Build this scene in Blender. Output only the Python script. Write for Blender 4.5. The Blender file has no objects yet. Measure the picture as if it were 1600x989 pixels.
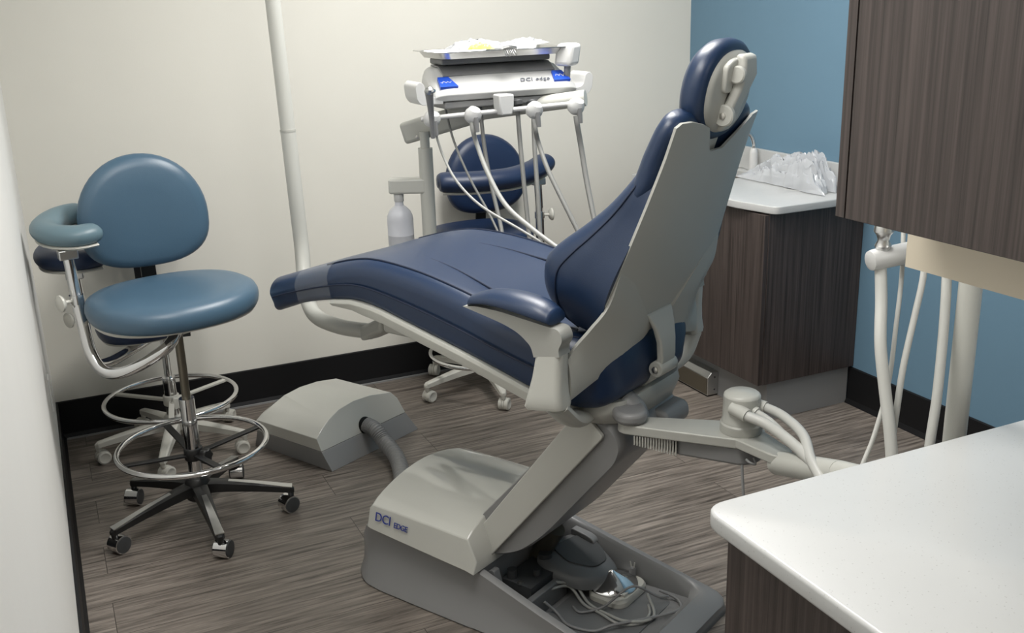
import bpy, bmesh, math, random
from mathutils import Vector, Matrix, noise
random.seed(7)
PI = math.pi
sc = bpy.context.scene
COL = sc.collection

# ------------------------------------------------------------------ camera
YAW, PITCH, ROLL, FPX, EYE = 0.4259, 0.3002, -0.0302, 1603.39, 1.65
_f = Vector((math.sin(YAW)*math.cos(PITCH), math.cos(YAW)*math.cos(PITCH), -math.sin(PITCH)))
_r0 = Vector((math.cos(YAW), -math.sin(YAW), 0)); _u0 = _r0.cross(_f)
_r = math.cos(ROLL)*_r0 + math.sin(ROLL)*_u0
_u = _r.cross(_f)
cam = bpy.data.cameras.new('camera'); camo = bpy.data.objects.new('camera', cam); COL.objects.link(camo)
cam.sensor_width = 36; cam.sensor_fit = 'HORIZONTAL'; cam.lens = FPX/1600*36
cam.clip_start = 0.05
camo.matrix_world = Matrix(((_r.x, _u.x, -_f.x, 0), (_r.y, _u.y, -_f.y, 0), (_r.z, _u.z, -_f.z, EYE), (0, 0, 0, 1)))
sc.camera = camo

def dep(x, y, D):
    """measured point: photo pixel at optical depth D metres"""
    return Vector((0, 0, EYE)) + D*(((x-800)/FPX)*_r - ((y-494.5)/FPX)*_u + _f)

def aty(x, y, Y):
    """measured point: photo pixel on the plane at world depth Y"""
    d = ((x-800)/FPX)*_r - ((y-494.5)/FPX)*_u + _f
    return Vector((0, 0, EYE)) + d*(Y/d.y)

# ------------------------------------------------------------------ light
w = bpy.data.worlds.new('world'); sc.world = w; w.use_nodes = True
w.node_tree.nodes['Background'].inputs[0].default_value = (0.75, 0.85, 1, 1)
w.node_tree.nodes['Background'].inputs[1].default_value = 0.02
def area(name, loc, sx, sy, power, rot=(0, 0, 0), col=(1, 0.985, 0.955), spread=PI):
    l = bpy.data.lights.new(name, 'AREA'); l.shape = 'RECTANGLE'; l.size = sx; l.size_y = sy
    l.energy = power; l.color = col; l.spread = spread
    o = bpy.data.objects.new(name, l); COL.objects.link(o); o.location = loc; o.rotation_euler = rot
    return o
TROFFERS = [(1.55, 2.75, 41), (0.48, 1.45, 17), (2.2, -0.7, 4)]
for tx, ty, pw in TROFFERS:
    area('troffer_light', (tx, ty, 2.66), 0.56, 1.16, pw)
sc.view_settings.view_transform = 'Standard'; sc.view_settings.look = 'None'
sc.view_settings.gamma = 1.0; sc.view_settings.exposure = 0.35
sc.view_settings.use_curve_mapping = False

# ------------------------------------------------------------------ materials
def mat(name, col, rough=0.5, metal=0.0, coat=0.0, bump=0.0, bscale=200.0, var=0.0, vscale=6.0, spec=0.5, trans=0.0):
    m = bpy.data.materials.new(name); m.use_nodes = True
    nt = m.node_tree; b = nt.nodes['Principled BSDF']
    b.inputs['Base Color'].default_value = (*col, 1); b.inputs['Roughness'].default_value = rough
    b.inputs['Metallic'].default_value = metal; b.inputs['Coat Weight'].default_value = coat
    b.inputs['Specular IOR Level'].default_value = spec
    b.inputs['Transmission Weight'].default_value = trans
    tc = nt.nodes.new('ShaderNodeTexCoord')
    if bump:
        n = nt.nodes.new('ShaderNodeTexNoise'); n.inputs['Scale'].default_value = bscale; n.inputs['Detail'].default_value = 3
        bp = nt.nodes.new('ShaderNodeBump'); bp.inputs['Strength'].default_value = bump; bp.inputs['Distance'].default_value = 0.002
        nt.links.new(tc.outputs['Object'], n.inputs['Vector']); nt.links.new(n.outputs[0], bp.inputs['Height'])
        nt.links.new(bp.outputs[0], b.inputs['Normal'])
    n2 = nt.nodes.new('ShaderNodeTexNoise'); n2.inputs['Scale'].default_value = vscale; n2.inputs['Detail'].default_value = 4
    nt.links.new(tc.outputs['Object'], n2.inputs['Vector'])
    mx = nt.nodes.new('ShaderNodeMix'); mx.data_type = 'RGBA'
    v = var if var else 0.02
    mx.inputs['A'].default_value = tuple(c*(1-v) for c in col)+(1,)
    mx.inputs['B'].default_value = tuple(min(1, c*(1+v)) for c in col)+(1,)
    nt.links.new(n2.outputs[0], mx.inputs['Factor']); nt.links.new(mx.outputs['Result'], b.inputs['Base Color'])
    return m

def grain_mat(name, dark, light, scale_vec, rough=0.5, planks=None, bump=0.15, contrast=(0.35, 0.68)):
    m = bpy.data.materials.new(name); m.use_nodes = True
    nt = m.node_tree; L = nt.links; b = nt.nodes['Principled BSDF']; b.inputs['Roughness'].default_value = rough
    tc = nt.nodes.new('ShaderNodeTexCoord'); mp = nt.nodes.new('ShaderNodeMapping')
    mp.inputs['Scale'].default_value = scale_vec
    src = tc.outputs['Object']
    if planks:
        # shift the grain from plank to plank
        br = nt.nodes.new('ShaderNodeTexBrick'); br.inputs['Scale'].default_value = 1.0
        br.inputs['Brick Width'].default_value = planks[0]; br.inputs['Row Height'].default_value = planks[1]
        br.inputs['Mortar Size'].default_value = 0.0012; br.inputs['Mortar Smooth'].default_value = 0.3
        br.inputs['Color1'].default_value = (0, 0, 0, 1); br.inputs['Color2'].default_value = (1, 1, 1, 1)
        br.offset = 0.37
        L.new(src, br.inputs['Vector'])
        sh = nt.nodes.new('ShaderNodeVectorMath'); sh.operation = 'SCALE'; sh.inputs['Scale'].default_value = 7.0
        L.new(br.outputs['Color'], sh.inputs[0])
        ad = nt.nodes.new('ShaderNodeVectorMath'); ad.operation = 'ADD'
        L.new(src, ad.inputs[0]); L.new(sh.outputs[0], ad.inputs[1]); L.new(ad.outputs[0], mp.inputs['Vector'])
    else:
        L.new(src, mp.inputs['Vector'])
    n = nt.nodes.new('ShaderNodeTexNoise'); n.inputs['Scale'].default_value = 1.0; n.inputs['Detail'].default_value = 8
    n.inputs['Roughness'].default_value = 0.62; n.inputs['Distortion'].default_value = 0.35
    L.new(mp.outputs[0], n.inputs['Vector'])
    cr = nt.nodes.new('ShaderNodeValToRGB'); cr.color_ramp.elements[0].position = contrast[0]; cr.color_ramp.elements[1].position = contrast[1]
    cr.color_ramp.elements[0].color = (*dark, 1); cr.color_ramp.elements[1].color = (*light, 1)
    L.new(n.outputs[0], cr.inputs[0])
    out = cr.outputs[0]
    if planks:
        n3 = nt.nodes.new('ShaderNodeTexNoise'); n3.inputs['Scale'].default_value = 2.2; n3.inputs['Detail'].default_value = 2
        L.new(ad.outputs[0], n3.inputs['Vector'])
        m2 = nt.nodes.new('ShaderNodeMix'); m2.data_type = 'RGBA'; m2.blend_type = 'MULTIPLY'; m2.inputs['Factor'].default_value = 0.55
        L.new(out, m2.inputs['A']); L.new(n3.outputs[0], m2.inputs['B'])
        m3 = nt.nodes.new('ShaderNodeMix'); m3.data_type = 'RGBA'; m3.inputs['B'].default_value = tuple(c*0.55 for c in dark)+(1,)
        L.new(m2.outputs['Result'], m3.inputs['A']); L.new(br.outputs['Fac'], m3.inputs['Factor'])
        out = m3.outputs['Result']
    L.new(out, b.inputs['Base Color'])
    bp = nt.nodes.new('ShaderNodeBump'); bp.inputs['Strength'].default_value = bump; bp.inputs['Distance'].default_value = 0.001
    L.new(n.outputs[0], bp.inputs['Height']); L.new(bp.outputs[0], b.inputs['Normal'])
    return m

def quartz_mat(name):
    m = mat(name, (0.52, 0.525, 0.52), 0.28, var=0.03, vscale=9)
    nt = m.node_tree; L = nt.links; b = nt.nodes['Principled BSDF']
    src = b.inputs['Base Color'].links[0].from_socket
    tc = nt.nodes.new('ShaderNodeTexCoord'); v = nt.nodes.new('ShaderNodeTexVoronoi'); v.inputs['Scale'].default_value = 120
    L.new(tc.outputs['Object'], v.inputs['Vector'])
    cr = nt.nodes.new('ShaderNodeValToRGB'); cr.color_ramp.elements[0].position = 0.05; cr.color_ramp.elements[1].position = 0.16
    cr.color_ramp.elements[0].color = (0.62, 0.61, 0.60, 1); cr.color_ramp.elements[1].color = (1, 1, 1, 1)
    L.new(v.outputs['Distance'], cr.inputs[0])
    mx = nt.nodes.new('ShaderNodeMix'); mx.data_type = 'RGBA'; mx.blend_type = 'MULTIPLY'; mx.inputs['Factor'].default_value = 0.8
    L.new(src, mx.inputs['A']); L.new(cr.outputs[0], mx.inputs['B']); L.new(mx.outputs['Result'], b.inputs['Base Color'])
    return m

M = dict(
    wall=mat('cream_paint', (0.72, 0.70, 0.635), 0.75, bump=0.10, bscale=260),
    wall_l=mat('cream_paint_lit', (0.80, 0.79, 0.755), 0.7, bump=0.12, bscale=220),  # cream wall paint again, its colour raised to carry the brighter light there
    blue=mat('blue_paint', (0.125, 0.225, 0.31), 0.7, bump=0.10, bscale=260),
    ceil=mat('ceiling_tile', (0.8, 0.8, 0.78), 0.9, bump=0.3, bscale=120),
    base=mat('black_rubber_base', (0.006, 0.006, 0.007), 0.55, spec=0.3),
    shoe=mat('grey_caulk', (0.12, 0.12, 0.12), 0.6),
    floor=grain_mat('grey_brown_plank', (0.060, 0.049, 0.041), (0.42, 0.365, 0.315), (4.5, 80, 4), 0.40, planks=(1.22, 0.18), bump=0.25, contrast=(0.30, 0.72)),
    wood=grain_mat('dark_laminate', (0.026, 0.019, 0.017), (0.088, 0.068, 0.062), (130, 130, 2.0), 0.42, bump=0.1, contrast=(0.33, 0.7)),
    quartz=quartz_mat('white_quartz'),
    kick=mat('grey_toe_kick', (0.26, 0.26, 0.26), 0.5),
    navy=mat('navy_vinyl', (0.0095, 0.026, 0.069), 0.38, bump=0.12, bscale=420, spec=0.6),
    navy2=mat('navy_stool_vinyl', (0.010, 0.024, 0.066), 0.42, bump=0.12, bscale=420),
    teal=mat('slate_blue_vinyl', (0.062, 0.118, 0.175), 0.36, bump=0.12, bscale=420, spec=0.55),
    tealp=mat('faded_teal_vinyl', (0.12, 0.19, 0.225), 0.38, bump=0.12, bscale=420),
    seam=mat('dark_seam_vinyl', (0.006, 0.014, 0.04), 0.6),  # dark vinyl of the thin piping along the cushion seams
    shell=mat('warm_grey_plastic', (0.44, 0.44, 0.405), 0.33),
    shell2=mat('pale_plastic', (0.53, 0.53, 0.49), 0.30),
    gloss=mat('glossy_ivory_plastic', (0.52, 0.52, 0.48), 0.12, coat=0.5),
    grey=mat('mid_grey_plastic', (0.235, 0.235, 0.235), 0.38),
    grey2=mat('dark_grey_plastic', (0.15, 0.153, 0.155), 0.45),
    grey3=mat('charcoal_plastic', (0.05, 0.052, 0.054), 0.5),
    white=mat('white_plastic', (0.60, 0.60, 0.59), 0.3),
    cream=mat('cream_plastic', (0.56, 0.55, 0.50), 0.35),
    hose=mat('grey_hose', (0.36, 0.36, 0.34), 0.4),
    hosew=mat('white_hose', (0.54, 0.54, 0.51), 0.35),
    chrome=mat('chrome', (0.78, 0.78, 0.78), 0.09, 1.0),
    alu=mat('satin_aluminium', (0.62, 0.62, 0.61), 0.28, 1.0),
    steel=mat('stainless_steel', (0.6, 0.58, 0.54), 0.3, 1.0),
    black=mat('black_plastic', (0.012, 0.012, 0.012), 0.4),
    ink=mat('navy_ink', (0.02, 0.04, 0.25), 0.5),
    inkg=mat('grey_ink', (0.16, 0.17, 0.20), 0.5),
    grey_arm=mat('warm_mid_grey_plastic', (0.36, 0.36, 0.335), 0.33),
    tag=mat('blue_label', (0.018, 0.085, 0.55), 0.35),
    beige=mat('beige_panel', (0.66, 0.59, 0.47), 0.6),
    bronze=mat('dull_bronze_metal', (0.20, 0.18, 0.14), 0.35, 0.8),
    yellow=mat('pale_yellow_film', (0.50, 0.56, 0.16), 0.4),
    hosed=mat('dark_grey_hose', (0.22, 0.22, 0.21), 0.4),
    paper=mat('pouch_paper', (0.78, 0.80, 0.82), 0.5),
    bottle=mat('milky_bottle', (0.66, 0.67, 0.72), 0.35),
)
def clear_mat(name, tint, alpha, rough):
    m = mat(name, tint, rough); b = m.node_tree.nodes['Principled BSDF']; b.inputs['Alpha'].default_value = alpha
    return m
M['film'] = clear_mat('clear_vinyl_film', (0.75, 0.78, 0.80), 0.10, 0.05)
M['bag'] = clear_mat('thin_white_plastic_film', (0.60, 0.62, 0.65), 0.66, 0.18)
M['pouch'] = clear_mat('pouch_film', (0.40, 0.41, 0.42), 0.9, 0.3)
def lamp_mat():
    m = bpy.data.materials.new('lamp_diffuser'); m.use_nodes = True
    b = m.node_tree.nodes['Principled BSDF']; b.inputs['Emission Color'].default_value = (1, 0.97, 0.92, 1)
    b.inputs['Emission Strength'].default_value = 3.0
    return m
M['lamp'] = lamp_mat()

# ------------------------------------------------------------------ helpers
def setp(o, label=None, cat=None, group=None, kind=None):
    if label: o['label'] = label
    if cat: o['category'] = cat
    if group: o['group'] = group
    if kind: o['kind'] = kind
    return o
def empty(name, loc, rz=0, **k):
    o = bpy.data.objects.new(name, None); COL.objects.link(o); o.location = loc; o.rotation_euler = (0, 0, rz)
    o.empty_display_size = 0.1
    return setp(o, **k)
def fin(bm, ang=0.7, smooth=True):
    bmesh.ops.remove_doubles(bm, verts=bm.verts, dist=1e-6)
    bmesh.ops.recalc_face_normals(bm, faces=bm.faces)
    me = bpy.data.meshes.new('m'); bm.to_mesh(me); bm.free()
    if smooth:
        me.polygons.foreach_set('use_smooth', [True]*len(me.polygons)); me.set_sharp_from_angle(angle=ang)
    return me
def obj(name, bm, m, parent=None, ang=0.7, label=None, cat=None, group=None, kind=None, bevel=0, subsurf=0):
    me = fin(bm, ang) if isinstance(bm, bmesh.types.BMesh) else bm
    me.name = name
    o = bpy.data.objects.new(name, me); COL.objects.link(o)
    for mm in (m if isinstance(m, (list, tuple)) else [m]):
        me.materials.append(M[mm] if isinstance(mm, str) else mm)
    if parent: o.parent = parent
    if bevel:
        bv = o.modifiers.new('bevel', 'BEVEL'); bv.width = bevel; bv.segments = 3; bv.limit_method = 'ANGLE'; bv.angle_limit = 0.6
        bv.harden_normals = False
    if subsurf:
        s = o.modifiers.new('subdivision', 'SUBSURF'); s.levels = subsurf; s.render_levels = subsurf
    return setp(o, label, cat, group, kind)
def nb(): return bmesh.new()
def loft(bm, rings, cap=True, closed=True, loop=False):
    vr = [[bm.verts.new(p) for p in r] for r in rings]; n = len(vr[0])
    pairs = list(zip(vr, vr[1:])) + ([(vr[-1], vr[0])] if loop else [])
    for a, b in pairs:
        for i in range(n if closed else n-1):
            j = (i+1) % n
            try: bm.faces.new((a[i], a[j], b[j], b[i]))
            except ValueError: pass
    if cap and closed and not loop:
        for r in (vr[0], vr[-1]):
            try: bm.faces.new(r)
            except ValueError: pass
    return bm
def spline(pts, per=8):
    """Catmull-Rom through tuples of any length"""
    P = [tuple(p) for p in pts]
    if len(P) < 3: return P
    out = []
    ext = [tuple(2*a-b for a, b in zip(P[0], P[1]))] + P + [tuple(2*a-b for a, b in zip(P[-1], P[-2]))]
    for i in range(1, len(ext)-2):
        p0, p1, p2, p3 = ext[i-1:i+3]
        for k in range(per):
            t = k/per
            out.append(tuple(0.5*((2*b)+(-a+c)*t+(2*a-5*b+4*c-d)*t*t+(-a+3*b-3*c+d)*t**3) for a, b, c, d in zip(p0, p1, p2, p3)))
    out.append(P[-1])
    return out
def tube(bm, pts, r, n=12, smooth=True, per=8, cap=True, squash=None, loop=False):
    """round tube along points; r a number or list per control point"""
    rs = r if isinstance(r, (list, tuple)) else [r]*len(pts)
    q = [tuple(p)+(rr,) for p, rr in zip(pts, rs)]
    q = spline(q, per) if smooth and len(q) > 2 else q
    C = [Vector(p[:3]) for p in q]; R = [p[3] for p in q]
    rings = []; up = None
    for i, c in enumerate(C):
        if loop: t = C[(i+1) % len(C)] - C[i-1]
        else: t = (C[min(i+1, len(C)-1)] - C[max(i-1, 0)])
        t.normalize()
        if up is None:
            up = Vector((0, 0, 1)) if abs(t.z) < 0.9 else Vector((1, 0, 0))
        s = t.cross(up).normalized(); up = s.cross(t).normalized()
        sx, sy = squash if squash else (1, 1)
        rings.append([c + R[i]*(math.cos(2*PI*k/n)*s*sx + math.sin(2*PI*k/n)*up*sy) for k in range(n)])
    return loft(bm, rings, cap=cap, loop=loop)
def ringtube(bm, c, R, r, n=64, m=12, ax=None):
    rings = []
    for i in range(n):
        a = 2*PI*i/n; d = Vector((math.cos(a), math.sin(a), 0))
        rings.append([Vector(c)+d*(R+r*math.cos(2*PI*k/m))+Vector((0, 0, r*math.sin(2*PI*k/m))) for k in range(m)])
    return loft(bm, rings, loop=True)
def lathe(bm, prof, c=(0, 0, 0), n=32, axis='z'):
    """prof list of (r, h); axis direction may be a Vector"""
    c = Vector(c)
    if isinstance(axis, str): A = {'x': Vector((1, 0, 0)), 'y': Vector((0, 1, 0)), 'z': Vector((0, 0, 1))}[axis]
    else: A = Vector(axis).normalized()
    B = (Vector((0, 0, 1)) if abs(A.z) < 0.9 else Vector((1, 0, 0))).cross(A).normalized(); D = A.cross(B)
    rings = [[c + A*h + max(r, 1e-4)*(math.cos(2*PI*k/n)*B + math.sin(2*PI*k/n)*D) for k in range(n)] for r, h in prof]
    return loft(bm, rings)
def cyl(bm, p0, p1, r, n=24, r1=None):
    p0 = Vector(p0); p1 = Vector(p1)
    return lathe(bm, [(r, 0), (r if r1 is None else r1, (p1-p0).length)], p0, n, p1-p0)
def box(bm, x0, x1, y0, y1, z0, z1):
    v = [bm.verts.new(p) for p in ((x0, y0, z0), (x1, y0, z0), (x1, y1, z0), (x0, y1, z0), (x0, y0, z1), (x1, y0, z1), (x1, y1, z1), (x0, y1, z1))]
    for f in ((0, 3, 2, 1), (4, 5, 6, 7), (0, 1, 5, 4), (1, 2, 6, 5), (2, 3, 7, 6), (3, 0, 4, 7)): bm.faces.new([v[i] for i in f])
    return bm
def obox(bm, c, ax, ay, az):
    """oriented box: centre and three half-extent vectors"""
    c = Vector(c); ax = Vector(ax); ay = Vector(ay); az = Vector(az)
    v = [bm.verts.new(c+sx*ax+sy*ay+sz*az) for sx, sy, sz in ((-1, -1, -1), (1, -1, -1), (1, 1, -1), (-1, 1, -1), (-1, -1, 1), (1, -1, 1), (1, 1, 1), (-1, 1, 1))]
    for f in ((0, 3, 2, 1), (4, 5, 6, 7), (0, 1, 5, 4), (1, 2, 6, 5), (2, 3, 7, 6), (3, 0, 4, 7)): bm.faces.new([v[i] for i in f])
    return bm
def prism(bm, pts, y0, y1, plane='xz'):
    """extrude polygon; plane xz -> along y, xy -> along z, yz -> along x"""
    f = {'xz': lambda a, b, t: (a, t, b), 'xy': lambda a, b, t: (a, b, t), 'yz': lambda a, b, t: (t, a, b)}[plane]
    return loft(bm, [[f(a, b, y0) for a, b in pts], [f(a, b, y1) for a, b in pts]])
def rrect(cx, cy, hx, hy, r, n=6):
    out = []
    for qx, qy, a0 in ((1, 1, 0), (-1, 1, PI/2), (-1, -1, PI), (1, -1, 1.5*PI)):
        for k in range(n+1):
            a = a0+PI/2*k/n
            out.append((cx+qx*(hx-r)+r*math.cos(a), cy+qy*(hy-r)+r*math.sin(a)))
    return out
def fillet(pts, r, n=5):
    """round every corner of a polygon; r number or per-point list"""
    N = len(pts); out = []
    for i in range(N):
        p = Vector(pts[i]); a = Vector(pts[i-1]); b = Vector(pts[(i+1) % N]); rr = r[i] if isinstance(r, list) else r
        da = (a-p); db = (b-p); d = min(rr, da.length*0.45, db.length*0.45)
        if d < 1e-5: out.append(tuple(p)); continue
        s = p+da.normalized()*d; e = p+db.normalized()*d
        for k in range(n+1):
            t = k/n; out.append(tuple((1-t)**2*s+2*t*(1-t)*p+t*t*e))
    return out
def plate_mesh(outlines, thick, bevel=0.0):
    """flat plate with holes in xy, z from 0 to thick"""
    cu = bpy.data.curves.new('c', 'CURVE'); cu.dimensions = '2D'; cu.fill_mode = 'BOTH'
    cu.extrude = thick/2-bevel; cu.bevel_depth = bevel; cu.bevel_resolution = 3; cu.offset = -bevel
    for o in outlines:
        s = cu.splines.new('POLY'); s.points.add(len(o)-1); s.use_cyclic_u = True
        for p, q in zip(s.points, o): p.co = (q[0], q[1], 0, 1)
    t = bpy.data.objects.new('c', cu); COL.objects.link(t)
    bpy.context.view_layer.update()
    me = bpy.data.meshes.new_from_object(t.evaluated_get(bpy.context.evaluated_depsgraph_get()))
    bpy.data.objects.remove(t)
    bm = nb(); bm.from_mesh(me)
    bmesh.ops.translate(bm, verts=bm.verts, vec=(0, 0, thick/2)); bmesh.ops.remove_doubles(bm, verts=bm.verts, dist=1e-5)
    return bm
def text_mesh(s, size, depth=0.0008, shear=0.0, space=1.0):
    cu = bpy.data.curves.new('t', 'FONT'); cu.body = s; cu.size = size; cu.extrude = depth; cu.shear = shear; cu.space_character = space
    t = bpy.data.objects.new('t', cu); COL.objects.link(t); bpy.context.view_layer.update()
    me = bpy.data.meshes.new_from_object(t.evaluated_get(bpy.context.evaluated_depsgraph_get()))
    bpy.data.objects.remove(t)
    bm = nb(); bm.from_mesh(me); return bm
def xform(bm, m):
    bmesh.ops.transform(bm, matrix=m, verts=bm.verts); return bm
def frame(o, ex, ey, ez):
    return Matrix(((ex[0], ey[0], ez[0], o[0]), (ex[1], ey[1], ez[1], o[1]), (ex[2], ey[2], ez[2], o[2]), (0, 0, 0, 1)))
def padring(w, zt, zb, r, dish=0.0, side=0.0, n=7, m=12):
    """closed section in (y, z): flat bottom, rounded shoulders, dished top"""
    pts = []
    r = min(r, (zt-zb)*0.48, w*0.6); rb = r*0.55
    for k in range(n+1):                                  # right bottom
        a = -PI/2+PI/2*k/n; pts.append((w-rb+rb*math.cos(a)-side, zb+rb+rb*math.sin(a)))
    for k in range(n+1):                                  # right shoulder
        a = PI/2*k/n; pts.append((w-r+r*math.cos(a), zt-r+r*math.sin(a)))
    ww = w-r
    for k in range(1, m):
        y = ww-2*ww*k/m; pts.append((y, zt-dish*(1-(y/ww)**2)))
    for k in range(n+1):
        a = PI/2+PI/2*k/n; pts.append((-(w-r)+r*math.cos(a), zt-r+r*math.sin(a)))
    for k in range(n+1):
        a = PI+PI/2*k/n; pts.append((-(w-rb)+rb*math.cos(a)+side, zb+rb+rb*math.sin(a)))
    return pts

# ================================================================== SETTING
XL, XR, YB, YF, ZC = -0.087, 2.915, 4.26, -1.6, 2.7
YE = 3.95
struct = lambda n, bm, m: obj(n, bm, m, kind='structure', ang=0.3)
struct('floor', box(nb(), XL-0.1, XR+0.1, YF-0.1, YB+0.1, -0.1, 0), 'floor')
struct('ceiling', box(nb(), XL-0.1, XR+0.1, YF-0.1, YB+0.1, ZC, ZC+0.1), 'ceil')
struct('wall_left', box(nb(), XL-0.1, XL, YF-0.1, YB+0.1, 0, ZC), 'wall_l')
struct('wall_right', box(nb(), XR, XR+0.1, YF-0.1, YB+0.1, 0, ZC), 'blue')
struct('wall_back', box(nb(), XL, XR, YB, YB+0.1, 0, ZC), 'wall')
struct('wall_front', box(nb(), XL, XR, YF-0.1, YF, 0, ZC), 'wall')
bt = 0.008
struct('baseboard_back', prism(nb(), [(YB, 0), (YB-bt-0.01, 0), (YB-bt-0.004, 0.012), (YB-bt, 0.02), (YB-bt, 0.155), (YB, 0.158)], XL, XR, 'yz'), 'base')
struct('baseboard_left', prism(nb(), [(XL, 0), (XL+bt+0.01, 0), (XL+bt+0.004, 0.012), (XL+bt, 0.02), (XL+bt, 0.155), (XL, 0.158)], YF, YB, 'xz'), 'base')
struct('baseboard_right', prism(nb(), [(XR, 0), (XR-bt-0.01, 0), (XR-bt-0.004, 0.012), (XR-bt, 0.02), (XR-bt, 0.155), (XR, 0.158)], YF, 3.054, 'xz'), 'base')
struct('trim_1', box(nb(), XL+0.02, XR, YB-0.026, YB-0.018, 0, 0.006), 'kick')
for i, (tx, ty, pw) in enumerate(TROFFERS):
    o = obj('ceiling_light', plate_mesh([rrect(0, 0, 0.31, 0.61, 0.005), rrect(0, 0, 0.285, 0.585, 0.005)], 0.02), 'white',
            label=['white ceiling light panel above the dental chair', 'white ceiling light panel nearest the left wall', 'white ceiling light panel nearest the blue wall'][i], cat='ceiling light', group='ceiling light panels')
    o.location = (tx, ty, 2.68)
    obj('diffuser', box(nb(), -0.284, 0.284, -0.584, 0.584, 0.006, 0.014), 'lamp', o)

# ================================================================== FAR CABINET (sink unit on the blue wall)
XC, YC, ZK, ZT = 2.43, 3.035, 0.165, 0.883
cab = empty('sink_cabinet', ((XC+XR)/2, (YC+YE)/2, 0), label='dark wood laminate sink cabinet with grey toe kick below the blue wall', cat='cabinet')
def rel(bm, o): return xform(bm, Matrix.Translation(-Vector(o.location)))
obj('body', rel(box(nb(), XC+0.02, XR-0.002, YC, YE-0.03, ZK, ZT-0.031), cab), 'wood', cab, bevel=0.0008)
obj('toe_kick', rel(box(nb(), XC+0.06, XR-0.01, YC+0.02, YE-0.03, 0, ZK), cab), 'kick', cab)
ya = YC+0.002
for k in range(2):
    yb_ = ya+0.438
    d = obj('door', rel(box(nb(), XC, XC+0.019, ya, yb_, ZK, ZT-0.036), cab), 'wood', cab, bevel=0.001)
    yh = ya+0.10 if k else yb_-0.1
    hb = tube(nb(), [(XC, yh+0.045, ZT-0.09), (XC-0.026, yh+0.042, ZT-0.09), (XC-0.03, yh+0.03, ZT-0.09), (XC-0.03, yh-0.03, ZT-0.09), (XC-0.026, yh-0.042, ZT-0.09), (XC, yh-0.045, ZT-0.09)], 0.005, per=4)
    obj('handle', rel(hb, cab), 'alu', d)
    ya = yb_+0.003
wt = plate_mesh([fillet([(XC-0.025, YC+0.16), (XC+0.02, YC-0.033), (XR-0.002, YC-0.033), (XR-0.002, YE), (XC-0.025, YE)], [0.02, 0.03, 0.002, 0.002, 0.002]),
                 [(2.805+0.078*math.cos(2*PI*k/32), 3.27+0.078*math.sin(2*PI*k/32)) for k in range(32)],
                 rrect(2.72, 3.74, 0.13, 0.14, 0.04)], 0.03, 0.004)
wt = obj('countertop', xform(wt, Matrix.Translation((0, 0, ZT-0.03))), 'quartz', label='white quartz countertop with clipped corner on the sink cabinet', cat='countertop')
obj('waste_hole_rim', plate_mesh([[(2.805+a*math.cos(2*PI*k/32), 3.27+a*math.sin(2*PI*k/32)) for k in range(32)] for a in (0.084, 0.074)], 0.002).__class__ and
    xform(plate_mesh([[(2.805+a*math.cos(2*PI*k/32), 3.27+a*math.sin(2*PI*k/32)) for k in range(32)] for a in (0.084, 0.074)], 0.002), Matrix.Translation((0, 0, ZT))), 'chrome', wt)
b_ = nb(); rr = [[(2.805+a*math.cos(2*PI*k/32), 3.27+a*math.sin(2*PI*k/32), z) for k in range(32)] for a, z in ((0.0775, ZT-0.001), (0.077, ZT-0.03), (0.077, ZT-0.029), (0.06, ZT-0.03))]
obj('chute_lining', loft(b_, rr[:2], cap=False), 'grey3', wt)
obj('backsplash', box(nb(), XR-0.022, XR-0.002, YC-0.033, YE, ZT, ZT+0.10), 'quartz', wt, bevel=0.002)
sink = empty('sink_basin', (2.72, 3.74, ZT-0.03), label='small steel sink basin set in the far countertop beside the splash', cat='sink')
s_ = nb()
loft(s_, [[(x, y, z) for x, y in rrect(0, 0, hx, hy, 0.045)] for hx, hy, z in ((0.129, 0.139, 0.002), (0.127, 0.137, -0.001), (0.115, 0.125, -0.12), (0.10, 0.11, -0.13))], cap=False)
f_ = loft(nb(), [[(x, y, -0.13) for x, y in rrect(0, 0, 0.10, 0.11, 0.045)], [(x, y, -0.151) for x, y in rrect(0, 0, 0.10, 0.11, 0.045)]])
obj('bowl', s_, 'steel', sink); obj('bowl_bottom', f_, 'steel', sink)
fa = empty('faucet', (2.85, 3.66, ZT), label='pale gooseneck tap standing on the far countertop against the splash', cat='tap')
obj('tap_body', lathe(nb(), [(0.028, 0), (0.028, 0.006), (0.02, 0.012), (0.018, 0.09), (0.016, 0.10), (0.012, 0.11)], n=24), 'white', fa)
obj('spout', tube(nb(), [(0, 0, 0.10), (0, 0, 0.13), (-0.02, 0.0, 0.17), (-0.06, 0.01, 0.185), (-0.10, 0.02, 0.17), (-0.12, 0.03, 0.13)], 0.009, per=6), 'chrome', fa)
# explorer tool held up beside the tap
tl = empty('dental_explorer', (2.80, 3.50, ZT), label='thin curved metal probe lying beside the plastic bag', cat='dental instrument')
obj('shaft', tube(nb(), [(0.02, -0.02, 0.03), (0.0, 0.06, 0.025), (-0.005, 0.12, 0.022)], 0.0035, per=4), 'alu', tl)
obj('hook', tube(nb(), [(-0.005, 0.12, 0.022), (-0.01, 0.17, 0.03), (-0.02, 0.20, 0.012)], [0.002, 0.0014, 0.0008], per=6), 'alu', tl)
obj('grip', cyl(nb(), (0.02, -0.02, 0.03), (0.03, -0.07, 0.04), 0.010, 16), 'grey', tl)
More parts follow.
